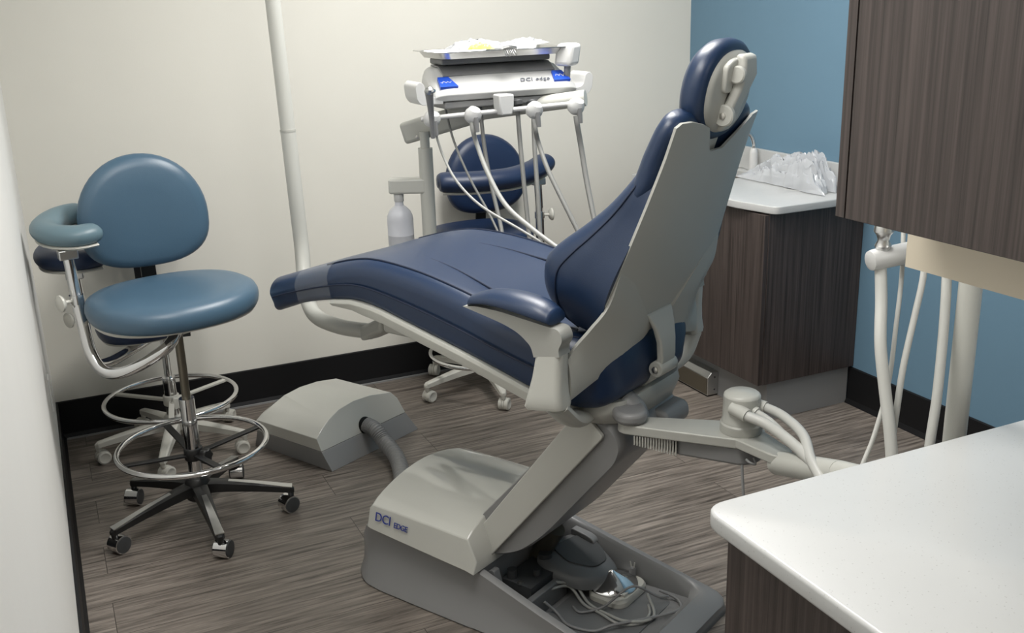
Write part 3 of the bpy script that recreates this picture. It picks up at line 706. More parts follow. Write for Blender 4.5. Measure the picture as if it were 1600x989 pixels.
# foot pedal on the base
fp = empty('foot_pedal', O+0.545*U+0.105*V+Vector((0, 0, 0.066)), TH, label='grey foot pedal with dark rubber pad resting on the chair base tray', cat='foot pedal')
ped = fillet([(-0.125, -0.10), (-0.115, 0.06), (-0.075, 0.098), (0.015, 0.075), (0.088, 0.03), (0.07, -0.05), (0.035, -0.105), (-0.06, -0.13)], 0.04, 6)
rings = []
for sc_, z in ((1.0, 0.0), (1.0, 0.016), (0.96, 0.028), (0.88, 0.034), (0.5, 0.036)):
    rings.append([(x*sc_*1.02, y*sc_*0.98, z-0.22*x*sc_) for x, y in ped])
obj('housing', loft(nb(), rings), 'grey2', fp, ang=0.9)
pd = fillet([(-0.09, -0.04), (-0.07, 0.065), (0.0, 0.07), (0.05, 0.03), (0.045, -0.025), (-0.02, -0.06)], 0.02, 5)
obj('rubber_pad', loft(nb(), [[(x*1.05-0.01, y*1.12, 0.032-0.22*x) for x, y in pd], [(x*1.02-0.01, y*1.08, 0.042-0.22*x) for x, y in pd]]), 'grey3', fp)
obj('pedal_foot', lathe(nb(), [(0.02, -0.0425), (0.02, 0.012)], (-0.05, 0, 0), 20), 'grey2', fp)
obj('pedal_foot', lathe(nb(), [(0.012, -0.0425), (0.012, 0.005)], (0.03, 0, 0), 20), 'grey2', fp)
fd = empty('rheostat_disc', O+0.640*U+0.105*V+Vector((0, 0, 0.024)), TH, label='silver cone shaped disc foot control with cream base in the chair tray', cat='foot control')
obj('disc_base', loft(nb(), [[(x*k, y*k, z) for x, y in rrect(0, 0, 0.062, 0.078, 0.035)] for k, z in ((1, 0), (1, 0.014), (0.93, 0.022))]), 'cream', fd, ang=0.5)
obj('cone', lathe(nb(), [(0.062, 0.022), (0.074, 0.025), (0.072, 0.029), (0.035, 0.048), (0.005, 0.064), (0.001, 0.065)], (-0.018, 0.0, 0), 48), 'chrome', fd)
obj('socket', lathe(nb(), [(0.010, 0.02), (0.010, 0.045), (0.007, 0.05)], (0.010, 0.066, 0), 16), 'grey', fd)
for dx in (-0.004, 0.004): obj('pin', tube(nb(), [(0.010+dx, 0.066, 0.05), (0.008+dx*1.8, 0.068, 0.066)], 0.002, 8), 'cream', fd)
obj('toggle', box(nb(), 0.03, 0.05, -0.045, -0.01, 0.02, 0.03), 'cream', fd, bevel=0.002)
# coiled tubing in the tray
def lw(x, y, z): p = O+x*U+y*V; return (p.x, p.y, z)
def locals_tube(name, pts, r, m, parent=None, **k):
    return obj(name, tube(nb(), [lw(*p) for p in pts], r, 10, per=8), m, parent, **k)
locals_tube('pedal_tubing', [(0.52, -0.06, 0.075), (0.545, 0.00, 0.062), (0.60, -0.01, 0.031), (0.66, -0.02, 0.03), (0.73, -0.035, 0.03), (0.775, 0.0, 0.031), (0.775, 0.05, 0.03), (0.75, 0.09, 0.03)], 0.0042, 'hose', label='pale twin pedal tube looping across the chair tray', cat='tube')
locals_tube('pedal_tubing', [(0.52, -0.03, 0.083), (0.555, 0.012, 0.064), (0.61, -0.0, 0.032), (0.67, -0.012, 0.03), (0.74, -0.027, 0.0395), (0.785, 0.01, 0.036), (0.785, 0.06, 0.031), (0.74, 0.10, 0.056)], 0.0042, 'hose', label='upper pale pedal tube curving to the silver disc control', cat='tube')
locals_tube('pedal_tubing', [(0.53, -0.10, 0.06), (0.56, -0.085, 0.03), (0.62, -0.115, 0.029), (0.69, -0.10, 0.029), (0.73, -0.06, 0.0415), (0.80, 0.05, 0.034), (0.83, 0.12, 0.03), (0.80, 0.16, 0.03), (0.75, 0.15, 0.045)], 0.0042, 'grey', label='dark grey pedal tube lying nearest the tray front', cat='tube')
locals_tube('pedal_tubing', [(0.58, -0.035, 0.029), (0.615, -0.045, 0.029), (0.66, 0.0, 0.04), (0.72, 0.05, 0.098), (0.77, 0.10, 0.060), (0.79, 0.13, 0.05)], 0.0035, 'grey', label='thin grey tube crossing over the silver disc control', cat='tube')

# utility box on the floor + corrugated hose
ub = empty('utility_junction_box', O, TH, label='arched ivory floor box with grey base in front of the back wall', cat='utility box')
def ubr(x0z, ys, zs): return [(x0z, y, z) for y, z in zip(ys, zs)]
x0, x1, y0, y1 = -1.10, -0.664, 0.228, 0.70
rings = []
for xx, dx in ((x0, 1), (x1, -1)):
    rings.append([(xx, y0, 0.0), (xx, y1, 0.0), (xx+dx*0.036*1.0, y1-0.03, 0.075), (xx+dx*0.036, y0-0.012, 0.075)])
obj('lower_skirt', loft(nb(), rings), 'grey', ub, bevel=0.002)
rings = []
for xx, dx, hs in ((x0+0.036, 1, 0.8), (x0+0.06, 1, 0.95), (x1-0.058, -1, 1.0), (x1-0.036, -1, 0)):
    if hs: prof = [(y0-0.012, 0.076), (y0-0.016, 0.125), (y0+0.02, 0.150), (y0+0.06, 0.170), (y0+0.12, 0.190), (y0+0.20, 0.198), (y0+0.29, 0.192), (y1-0.075, 0.170), (y1-0.05, 0.14), (y1-0.03, 0.076)]
    if hs: rings.append([(xx if hs != 1.0 else xx-0.0, y, 0.076+(z-0.076)*hs) for y, z in spline(prof[:1]+prof[1:], 1)])
r0 = [(x1-0.036-(z-0.076)*0.32, y, z) for y, z in prof]
rings = rings[:2]+[r0]
lid = obj('arched_lid', loft(nb(), rings), 'gloss', ub, ang=0.35, bevel=0.002)
hx = x1-0.045
obj('hose_port', lathe(nb(), [(0.036, -0.004), (0.034, 0.0035), (0.03, 0.004)], (hx+0.000, 0.452, 0.095), 32, (1, 0, 0.3)), 'black', ub)
hz = nb()
P0 = [(-0.70, 0.452, 0.10), (-0.655, 0.452, 0.09), (-0.60, 0.445, 0.055), (-0.50, 0.40, 0.036), (-0.38, 0.30, 0.036), (-0.26, 0.18, 0.036), (-0.15, 0.11, 0.038), (-0.06, 0.09, 0.045)]
q = spline(P0, 26); rings = []
pts = [lw(*p) for p in q]
tube(hz, pts, [0.0305 if i % 4 < 2 else 0.0275 for i in range(len(pts))], 20, smooth=False)
obj('corrugated_hose', hz, 'grey', label='grey ribbed umbilical hose from the floor box to the chair base', cat='hose', ang=0.9)

# ================================================================== LIGHT POST
lp0 = dep(425, 0, 3.55); lp1 = dep(447, 195, 3.55); 
LPX = dep(473, 400, 3.55)
lpost = empty('light_post', lw(-0.06, 0, 0.72), 0, label='tall pale grey tube post curving up from under the chair foot', cat='light post')
o0 = Vector(lpost.location)
topP = Vector((LPX.x+0.012, LPX.y+0.02, 2.3))
pl = [Vector((LPX.x, LPX.y, z)) for z in (1.25, 0.84)]
e1 = dep(478, 455, 3.52); e2 = dep(492, 492, 3.47); e3 = dep(530, 510, 3.38); e4 = dep(580, 518, 3.28)
LTOP = dep(426, 0, 3.30); LDIR = (LTOP-LPX).normalized(); LE = LPX+LDIR*1.5
def lpz(z): return LPX+LDIR*((z-LPX.z)/LDIR.z)
lb = nb(); tube(lb, [p-o0 for p in (lpz(1.252), lpz(1.05), lpz(0.85), e1, e2, e3, e4)], 0.0255, 24, per=8)
obj('lower_tube', lb, 'shell2', lpost)
obj('upper_tube', cyl(nb(), lpz(1.255)-o0, lpz(2.35)-o0, 0.0245, 24), 'shell2', lpost)
obj('joint_ring', cyl(nb(), lpz(1.248)-o0, lpz(1.256)-o0, 0.0265, 24), 'shell', lpost)
mb = nb(); 
dirm = (Vector(lw(0.02, 0, 0.79))-e4).normalized(); sid = dirm.cross(Vector((0, 0, 1))).normalized()
obox(mb, e4+dirm*0.075-o0, dirm*0.085, sid*0.038, Vector((0, 0, 0.025)))
obj('mounting_arm', mb, 'shell', lpost, bevel=0.012)
obj('light_arm', tube(nb(), [p-o0 for p in (lpz(2.34), lpz(2.34)+Vector((0.1, -0.12, 0.05)), lpz(2.34)+Vector((0.42, -0.6, 0.05)))], 0.02, 16, per=5), 'shell2', lpost)

# ================================================================== DELIVERY UNIT
du = empty('delivery_unit', dep(668, 300, 3.5)*1.0, 0, label='white dental delivery unit on a post with hoses behind the chair seat', cat='dental delivery unit')
d0 = Vector(du.location)
def D(x, y, d=3.3): return dep(x, y, d)-d0
px_, py_ = 0, 0
pbase = D(675, 380, 3.5); 
obj('post', cyl(nb(), (0, 0, -0.38), (0, 0, 0.150), 0.0245, 28), 'shell2', du)
obj('post_neck', cyl(nb(), (0, 0, 0.150), (0, 0, 0.205), 0.016, 20), 'shell2', du)
mb = nb(); pA = Vector((0, 0, -0.37)); pB = Vector(lw(0.0, 0.05, 0.70))-d0; tube(mb, [pA, (pA+pB)/2+Vector((0, 0, -0.0)), pB], 0.028, 16)
obj('swing_arm', mb, 'shell', du)
fb = nb()
def beam(bm, a, b, h, wd):
    a = Vector(a); b = Vector(b); t = (b-a).normalized(); s = t.cross(Vector((0, 0, 1))).normalized(); up = s.cross(t)
    return obox(bm, (a+b)/2, t*((b-a).length/2), s*wd, up*h)
b1 = D(632, 210, 3.5); b2 = D(752, 172, 3.42)
obj('flex_arm', beam(fb, b1+Vector((0.0, 0, 0.004)), b2, 0.037, 0.035), 'shell', du, bevel=0.012)
obj('arm_bolt', lathe(nb(), [(0.006, 0), (0.006, 0.003), (0.003, 0.004)], D(652, 214, 3.46), 12, (-0.3, -1, 0)), 'steel', du)
obj('head_arm', cyl(nb(), D(730, 178, 3.42), D(915, 153, 3.3), 0.026, 24), 'shell2', du)
# water bottle on a side bracket
bk = nb(); c0 = Vector((0, 0, 0.03)); cB = D(622, 290, 3.5)
beam(bk, Vector((0.0, 0, cB.z)), Vector((cB.x-0.028, cB.y+0.012, cB.z)), 0.026, 0.024)
bkt = obj('bottle_bracket', bk, 'shell2', du, bevel=0.008)
wb = empty('water_bottle', (cB+d0)+Vector((0, 0, -0.29)), 0, label='milky white water bottle hanging under the bracket of the delivery post', cat='bottle')
obj('bottle_body', lathe(nb(), [(0.03, 0.0), (0.042, 0.004), (0.045, 0.015), (0.045, 0.120), (0.0455, 0.121), (0.045, 0.122), (0.045, 0.172), (0.0435, 0.186), (0.037, 0.202), (0.026, 0.214), (0.0155, 0.222), (0.0135, 0.240)], n=32), 'bottle', wb)
obj('bottle_cap', lathe(nb(), [(0.016, 0.236), (0.017, 0.238), (0.017, 0.262), (0.015, 0.264)], n=28), 'white', wb)
# head: sections along X between Xa and Xb
hy = 3.03-d0.y
Xa, Xb = aty(671, 140, 3.08).x-d0.x, aty(889, 128, 3.08).x-d0.x
hz0 = aty(785, 154, 3.03).z-d0.z
he = nb(); rings = []
secs = [(0.0, 0.5), (0.012, 0.8), (0.03, 0.95), (0.06, 1.0), (0.5*(Xb-Xa), 1.04), (Xb-Xa-0.06, 1.0), (Xb-Xa-0.03, 0.95), (Xb-Xa-0.012, 0.8), (Xb-Xa, 0.5)]
for dx, k in spline(secs, 4):
    # (y, z) profile: lower front lip, sloping front, top, back
    pr_ = [(0.02, 0.0), (0.0, 0.004), (-0.012, 0.022), (-0.006, 0.040), (0.06, 0.075), (0.10, 0.100), (0.18, 0.103), (0.20, 0.08), (0.20, 0.0)]
    # skew: follows perspective-free level unit
    rings.append([(Xa+dx+0.16*max(0, y-0.03)*(1-2*dx/(Xb-Xa)), hy+0.10+(y-0.10)*(0.85+0.15*k), hz0+z*(0.35+0.65*k) if z > 0.02 else hz0+z) for y, z in pr_])
head = obj('control_head', loft(he, rings), 'white', du, ang=0.5, bevel=0.003)
hu = nb(); box(hu, Xa+0.032, Xb-0.032, hy+0.005, hy+0.19, hz0-0.022, hz0+0.001)
obj('head_underside', hu, 'grey', head, bevel=0.006)
box_t = nb(); box(box_t, Xa+0.055, Xb-0.055, hy+0.075, hy+0.185, hz0+0.108, hz0+0.128)
obj('tray_support', box_t, 'grey2', head, bevel=0.006)
tpn = nb()
loft(tpn, [[(x_, hy+y, hz0+z) for y, z in ((0.056, 0.074), (0.099, 0.1005), (0.165, 0.1035), (0.165, 0.1075), (0.097, 0.1045), (0.053, 0.0785))] for x_ in (Xa+0.050, Xb-0.050)])
obj('top_panel', tpn, 'grey', head, bevel=0.001)
# blue touchpads with white strokes, lettering
ex = Vector((1, 0, 0)); ey = Vector((0, 0.066, 0.035)).normalized(); ez = ex.cross(ey)
def face_pt(x, t): return Vector((x, hy-0.006+0.066*t, hz0+0.040+0.035*t))
def squig(bm, F, sx, sy, seed):
    rnd = random.Random(seed); pts = []
    for i in range(9): pts.append(F(-sx+2*sx*i/8, sy*(0.7*math.sin(i*2.1+seed)+0.3*rnd.uniform(-1, 1))))
    tube(bm, pts, 0.0011, 6, per=4)
for nm, xm, sgn in (('touchpad', Xa+0.044, -1), ('touchpad', Xb-0.050, 1)):
    pb = nb(); c = face_pt(xm, 0.40)-ez*-0.0
    k = 0.96 if sgn < 0 else 0.96
    poly = [(-0.027, -0.026), (0.032, -0.026), (0.018, 0.030), (-0.018, 0.030)] if sgn < 0 else [(-0.032, -0.026), (0.027, -0.026), (0.018, 0.030), (-0.018, 0.030)]
    loft(pb, [[face_pt(xm, 0.40)+ex*a+ey*b+ez*n for a, b in poly] for n in (-0.002, 0.0075)])
    tp = obj('touchpad', pb, 'tag', head, label='blue label with white script marks')
    sb = nb(); squig(sb, lambda a, b: face_pt(xm, 0.40)+ex*a+ey*b+ez*0.0078, 0.018, 0.008, 3 if sgn < 0 else 5)
    obj('script_mark', sb, 'white', tp)
tb = text_mesh('DCI edge', 0.025, 0.0012, 0.30, 1.1)
obj('lettering', xform(tb, frame(face_pt(Xb-0.20, 0.16)+ez*0.0046, ex, ey, ez)), 'inkg', head)
# side handles
for s, X in ((-1, Xa), (1, Xb)):
    hb_ = nb(); 
    ear = fillet([(0.02, -0.006), (0.045, -0.010), (0.060, 0.010), (0.064, 0.050), (0.050, 0.064), (0.036, 0.056), (0.026, 0.018), (-0.025, 0.012), (-0.025, -0.008)], [0.0, 0.02, 0.02, 0.02, 0.015, 0.02, 0.015, 0.002, 0.002])
    rs_ = [[(X+s*a, hy+yy, hz0+0.004+b) for a, b in ear] for yy in (0.0, 0.11)]
    loft(hb_, rs_)
    obj('handle', hb_, 'white', head, ang=0.8, bevel=0.006)
# right control knob block
kb = nb(); kc = D(887, 85, 3.34)
obox(kb, kc, Vector((0.026, 0.012, 0)), Vector((-0.015, 0.03, 0)), Vector((0.006, 0, 0.036)))
blk = obj('syringe_block', kb, 'white', du, bevel=0.014)
obj('block_neck', cyl(nb(), kc+Vector((-0.005, 0, -0.09)), kc+Vector((0, 0, -0.02)), 0.011, 16), 'grey', blk)
# central bracket, rail, holders
mbk = nb(); cbm = D(788, 165, 3.19)
loft(mbk, [[cbm+Vector((x*k, y, z)) for x, y in ((-0.026, -0.02), (0.026, -0.02), (0.026, 0.03), (-0.026, 0.03))] for k, z in ((1.0, 0.035), (0.95, 0.0), (0.72, -0.028))])
obj('center_bracket', mbk, 'white', du, bevel=0.005)
ra0, ra1 = D(658, 186, 3.20), D(912, 160, 3.20)
rail = obj('holder_rail', cyl(nb(), ra0, ra1, 0.0075, 16), 'white', du)
holders = []
for hx_, hy_ in ((675, 186), (739, 180), (835, 172), (900, 166)):
    p = D(hx_, hy_, 3.19)
    h_ = obj('handpiece_holder', lathe(nb(), [(0.010, -0.026), (0.022, -0.018), (0.027, -0.004), (0.026, 0.008), (0.018, 0.022), (0.006, 0.026)], p, 24, Vector((0.15, -0.5, 0.85))), 'white', rail)
    obj('hose_ferrule', cyl(nb(), p+Vector((0.0, -0.020, -0.004)), p+Vector((0.004, -0.020, -0.050)), 0.009, 16, 0.0075), 'grey', h_)
for x in (748, 808, 830):
    kn = D(x, 157, 3.27); obj('control_knob', lathe(nb(), [(0.014, 0), (0.017, 0.004), (0.015, 0.016), (0.012, 0.018)], kn, 20, (0, -0.4, -1)), 'grey3', head)
# hoses
HOSES = [
    ([(739, 204, 3.22), (745, 225, 3.22), (762, 270, 3.2), (790, 320, 3.17), (832, 358, 3.12), (875, 390, 3.08)], 0.0075),
    ([(680, 205, 3.22), (693, 245, 3.22), (715, 285, 3.2), (752, 322, 3.17), (810, 357, 3.12), (865, 390, 3.1)], 0.0042),
    ([(750, 165, 3.32), (757, 230, 3.32), (768, 290, 3.3), (782, 350, 3.27), (787, 385, 3.25)], 0.0065),
    ([(695, 165, 3.33), (709, 220, 3.33), (735, 280, 3.3), (765, 335, 3.28), (787, 382, 3.26)], 0.0038),
    ([(808, 160, 3.34), (812, 215, 3.34), (820, 300, 3.33), (830, 400, 3.32)], 0.0075),
    ([(833, 165, 3.32), (835, 225, 3.32), (840, 300, 3.31), (846, 400, 3.3)], 0.0075),
    ([(837, 205, 3.22), (842, 225, 3.22), (856, 265, 3.2), (880, 315, 3.18), (910, 375, 3.16)], 0.0075),
    ([(902, 195, 3.22), (908, 230, 3.22), (917, 285, 3.22), (932, 360, 3.2)], 0.0085),
]
for pts, r in HOSES:
    if pts[0][:2] in ((739, 204), (680, 205), (837, 205), (902, 195)):
        pts = [(pts[0][0]-2, pts[0][1]-14, 3.185), (pts[0][0], pts[0][1], 3.19)]+pts[1:]
    obj('hose', tube(nb(), [D(*p) for p in pts], r, 12, per=8), 'hose' if len(pts) > 6 else 'hosed', du)
# air-water syringe in the first holder
sy = empty('air_water_syringe', D(676, 200, 3.15)+d0, 0, label='grey metal air water syringe standing in the leftmost instrument holder', cat='dental instrument')
s0 = Vector(sy.location)
sd = (dep(670, 140, 3.04)-s0)
obj('syringe_body', tube(nb(), [Vector((0, 0, -0.03))-sd*0.0, sd*0.3, sd*0.7, sd*0.92], [0.007, 0.0085, 0.011, 0.013], 14, per=4), 'grey', sy)
obj('syringe_head', lathe(nb(), [(0.012, 0), (0.015, 0.006), (0.012, 0.018), (0.006, 0.022)], sd*0.9, 16, (-0.1, -0.5, 1)), 'alu', sy)
obj('trigger', lathe(nb(), [(0.005, 0), (0.006, 0.008), (0.004, 0.011)], sd*0.95+Vector((0.006, -0.012, 0)), 12, (0.5, -1, 0.5)), 'chrome', sy)
# tray with pouches
TZ = hz0+0.1285
tr = empty('instrument_tray', Vector(((Xa+Xb)/2+0.005, hy+0.125, TZ))+d0, 0, label='shallow stainless steel tray on top of the delivery unit', cat='tray')
tw = (Xb-Xa)/2-0.010
tb_ = nb()
loft(tb_, [[(x, y, z) for x, y in rrect(0, 0, hx_, hy_, 0.03)] for hx_, hy_, z in ((tw-0.028, 0.100, 0.0), (tw-0.016, 0.112, 0.018), (tw, 0.128, 0.0205), (tw, 0.128, 0.0225), (tw-0.018, 0.110, 0.0205), (tw-0.030, 0.098, 0.003))])
obj('tray_pan', tb_, 'alu', tr, ang=0.5)
def sheet(name, sx, sy, amp, m, seed, loc_, rot, **k):
    bm = crumple(22, 16, sx, sy, amp, seed); o = obj(name, bm, m, None, ang=0.5, **k); o.location = loc_; o.rotation_euler = rot; return o
tl0 = Vector(tr.location)
sheet('sterilization_pouch', 0.085, 0.055, 0.032, 'pouch', 1.7, tl0+Vector((-0.075, -0.03, 0.0235)), (0, 0.0, 0.1), label='crinkled white instrument pouch on the left of the steel tray', cat='pouch')
sheet('sterilization_pouch', 0.095, 0.05, 0.026, 'pouch', 5.1, tl0+Vector((0.080, -0.02, 0.0235)), (0, -0.12, -0.08), label='crinkled clear pouch on the right of the steel tray', cat='pouch')
sheet('yellow_tip_pouch', 0.042, 0.02, 0.020, 'yellow', 8.1, tl0+Vector((-0.085, -0.100, 0.0245)), (0, 0, 0.0), label='pale yellow pouch at the front left of the steel tray', cat='pouch')
tag_ = nb()
for i in range(7):
    tube(tag_, [(-0.02+i*0.006, -0.132, 0.022), (-0.018+i*0.0065, -0.138, 0.012-0.002*(i % 3)), (-0.012+i*0.0058, -0.140, 0.001+0.003*(i % 2))], 0.0014, 6, per=3)
tube(tag_, [(-0.022, -0.132, 0.026), (0.0, -0.134, 0.029), (0.024, -0.132, 0.025)], 0.006, 8, per=4)
o = obj('tray_chain_clip', tag_, 'alu', label='small bundle of metal clips hanging over the front of the tray', cat='clip'); o.location = tl0

# ================================================================== ASSISTANT ARM
aa = empty('vacuum_hose_unit', lw(0.88, 0.05, 0.58), TH, label='pale grey swing arm with round hose turret reaching right from under the chair', cat='dental arm')
a0 = Vector(aa.location)
def A(x, y, z): return Vector((x-0.88, y-0.05, z-0.58))
P1 = loc(dep(1157, 686, 2.37)); P0_ = loc(dep(985, 668, 2.44)); P2 = loc(dep(1215, 715, 2.26)); P3 = loc(dep(1312, 740, 2.06)); P4 = loc(Vector((1.545, 1.33, 0)))
sh0 = Vector((0.88, 0.05, 0.58))
def plateshape(bm, a, b, wa, wb, z0, z1, n=10):
    a = Vector((a[0], a[1])); b = Vector((b[0], b[1])); t = (b-a).normalized(); s = Vector((-t.y, t.x)); pts = []
    ang = math.atan2(t.y, t.x)
    for k in range(n+1): q = ang+PI/2+PI*k/n; pts.append((a.x+wa*math.cos(q), a.y+wa*math.sin(q)))
    for k in range(n+1): q = ang-PI/2+PI*k/n; pts.append((b.x+wb*math.cos(q), b.y+wb*math.sin(q)))
    return prism(bm, pts, z0, z1, 'xy')
zA = P1.z
Q = lambda p: (p.x-0.88, p.y-0.05)
dz = zA-0.58
obj('hinge_bracket', plateshape(nb(), (-0.19, -0.05), Q(P0_), 0.045, 0.040, dz+0.0225, dz+0.052), 'grey', aa, bevel=0.010, ang=0.5)
tp_ = obj('lower_link', plateshape(nb(), Q(P0_), Q(P1), 0.030, 0.055, dz-0.002, dz+0.022), 'shell', aa, bevel=0.003, ang=0.5)
gr_ = nb()
a2 = Vector(Q(P0_)); b2_ = Vector(Q(P1)); t2_ = (b2_-a2).normalized()
plateshape(gr_, a2+t2_*0.13, b2_, 0.026, 0.050, dz-0.045, dz-0.0025)
obj('link_underside', gr_, 'grey', aa, bevel=0.006, ang=0.5)
rb = nb(); s2_ = Vector((t2_.y, -t2_.x))
for k in range(16):
    c = a2+t2_*(0.015+k*0.0065)+s2_*0.020
    obox(rb, (c.x, c.y, dz-0.014-0.0006*k), (t2_.x*0.0016, t2_.y*0.0016, 0), (s2_.x*0.012, s2_.y*0.012, 0), (0, 0, 0.011+0.0006*k))
obj('ribbed_cover', rb, 'shell', aa)
tu = nb(); tc_ = Vector(Q(P1)); 
lathe(tu, [(0.047, 0.0), (0.048, 0.003), (0.048, 0.020), (0.045, 0.024), (0.045, 0.028), (0.043, 0.032), (0.043, 0.050), (0.042, 0.086)], (tc_.x, tc_.y, dz+0.0225), 40)
tr_ = obj('swivel_turret', tu, 'shell', aa, ang=0.5)
capb = nb(); rings = []
obj('turret_cap', lathe(capb, [(0.042, 0.0), (0.041, 0.004), (0.036, 0.008), (0.002, 0.012)], (tc_.x, tc_.y, dz+0.1085), 40), 'shell2', aa)
def W(p): return loc(p)-sh0
t_tube = nb()
cyl(t_tube, Vector(Q(P2)).to_3d()+Vector((0, 0, P2.z-0.58-0.012)), P3-sh0, 0.027, 28)
PE = P3+(P3-P2).normalized()*0.16
cyl(t_tube, P3-sh0, PE-sh0, 0.027, 28)
tube(t_tube, [PE-sh0, (PE+Vector((P4.x, P4.y, PE.z)))/2-sh0+Vector((0.01, 0, -0.02)), Vector((P4.x, P4.y, PE.z))-sh0], 0.022, 20)
obj('extension_tube', t_tube, 'shell2', aa)
obj('upper_link', plateshape(nb(), Q(P1), Q(P2), 0.047, 0.030, dz+0.000, dz+0.0222), 'shell', aa, bevel=0.003, ang=0.5)
obj('cable_clip', tube(nb(), [W(dep(1178, 715, 2.30)), W(dep(1180, 725, 2.30)), W(dep(1172, 723, 2.30)), W(dep(1166, 718, 2.31))], 0.003, 8), 'grey', aa)
obj('drain_tube', tube(nb(), [W(dep(1159, 722, 2.34)), W(dep(1160, 745, 2.34)), W(dep(1163, 800, 2.34))], 0.0035, 8), 'grey', aa)
for pts, r in (([(1152, 641, 2.31), (1168, 650, 2.29), (1200, 664, 2.26), (1235, 690, 2.2), (1262, 716, 2.14), (1300, 760, 2.05)], 0.012),
               ([(1170, 636, 2.325), (1183, 645, 2.31), (1205, 660, 2.27), (1235, 690, 2.22), (1262, 722, 2.14)], 0.0085),
               ([(1182, 632, 2.345), (1197, 637, 2.33), (1225, 651, 2.28), (1255, 680, 2.2), (1268, 720, 2.12), (1290, 760, 2.05)], 0.011)):
    h_ = obj('vacuum_hose', tube(nb(), [W(dep(*p)) for p in pts], r, 16, per=8), 'hosew', aa)
    p, q_ = W(dep(*pts[0])), W(dep(*pts[1])); p = p-(q_-p)*0.5
    obj('hose_collar', cyl(nb(), p, q_, r+0.0035, 20), 'shell2', h_)

# vertical post, instrument holder and hanging hoses behind the counter
pb0 = dep(1495, 680, 1.95)
px0 = Vector((pb0.x+0.027, pb0.y+0.028, 0))
vp = empty('assistant_post', (px0.x, px0.y, 0.52), 0, label='thick pale vertical post behind the foreground countertop', cat='post')
obj('post_tube', cyl(nb(), (0, 0, -0.03), (0, 0, 0.85), 0.0212, 32), 'shell2', vp)
hc = dep(1385, 402, 1.98)
ex2 = Vector((0.93, -0.16, 0.10)).normalized()
hh = obj('holder_barrel', lathe(nb(), [(0.012, -0.038), (0.019, -0.035), (0.021, -0.026), (0.021, 0.05), (0.017, 0.058)], hc-Vector((px0.x, px0.y, 0.52)), 28, ex2), 'white', vp)
barend = hc+ex2*0.055-Vector((px0.x, px0.y, 0.52))
obj('holder_arm', cyl(nb(), barend, (0, 0, barend.z+0.01), 0.012, 16), 'white', vp)
hv = empty('suction_valve', dep(1380, 385, 1.97), 0, label='chrome suction valve tip standing in the white holder under the cabinet', cat='dental instrument')
obj('valve_body', lathe(nb(), [(0.012, 0.0), (0.016, 0.010), (0.011, 0.020), (0.013, 0.030), (0.019, 0.038), (0.017, 0.055), (0.012, 0.062), (0.012, 0.11)], (0, 0, -0.008), 24, (-0.03, 0, 1)), 'alu', hv)
obj('valve_lever', lathe(nb(), [(0.004, 0.0), (0.005, 0.022), (0.007, 0.030), (0.003, 0.034)], (0, 0, 0.036), 14, (1, -0.25, 0.05)), 'alu', hv)
def hosething(pts, r, label, m='hosew'):
    obj('suction_hose', tube(nb(), [dep(*p) for p in pts], r, 16, per=8), m, label=label, cat='hose', group='hoses hanging under the wall cabinet')
hosething([(1376, 418, 1.98), (1377, 470, 1.97), (1376, 540, 1.95), (1384, 620, 1.94), (1391, 680, 1.93), (1396, 760, 1.92), (1398, 830, 1.92)], 0.0115, 'thick white hose dropping from the white holder, leftmost of the hanging hoses')
hosething([(1412, 350, 2.02), (1409, 430, 2.0), (1400, 510, 1.98), (1388, 600, 1.975), (1366, 680, 1.97), (1345, 735, 1.96), (1335, 790, 1.95)], 0.0045, 'thinnest white tube crossing behind the leftmost hanging hose')
hosething([(1447, 370, 1.95), (1443, 430, 1.94), (1430, 490, 1.94), (1412, 570, 1.94), (1401, 640, 1.95), (1394, 690, 1.965), (1388, 760, 1.97)], 0.0062, 'slim white hose curving down left from under the beige panel')
hosething([(1480, 370, 1.93), (1479, 440, 1.92), (1474, 520, 1.92), (1464, 620, 1.92), (1452, 700, 1.92), (1445, 780, 1.92)], 0.0092, 'medium straight white hose beside the thick post')

# ================================================================== STOOLS
def legshape(bm, L, w0, w1, z_in, z_out, th0, th1, drop, x0=0.03):
    """tapered arm of a five-star base along +x, arching down, with a stub for the caster"""
    rings = []
    for t in [i/8 for i in range(9)]:
        x = x0+(L-x0)*t; w_ = w0+(w1-w0)*t; zt = z_in+(z_out-z_in)*t**1.3; th_ = th0+(th1-th0)*t
        rings.append([(x, -w_, zt-th_), (x, -w_*0.95, zt-0.004), (x, -w_*0.6, zt), (x, w_*0.6, zt), (x, w_*0.95, zt-0.004), (x, w_, zt-th_)])
    x = L+w1*0.8; rings.append([(x, -w1*0.5, z_out-th1-0.001), (x, -w1*0.45, z_out-0.012), (x, -w1*0.3, z_out-0.009), (x, w1*0.3, z_out-0.009), (x, w1*0.45, z_out-0.012), (x, w1*0.5, z_out-th1-0.001)])
    loft(bm, rings)
    lathe(bm, [(w1*0.75, z_out-th1+0.002), (w1*0.6, drop)], (L, 0, 0), 16)
    return bm
def kidney(a, b, n=48, dent=0.0, flat=0.0, e=1.0):
    """seat outline, x to the side, y to the front"""
    out = []
    for k in range(n):
        t = 2*PI*k/n; c, s = math.cos(t), math.sin(t)
        x = a*math.copysign(abs(c)**e, c); y = b*math.copysign(abs(s)**e, s)
        if s > 0: y -= dent*b*max(0, 1-(x/(a*0.5))**2)
        out.append((x, y))
    return out
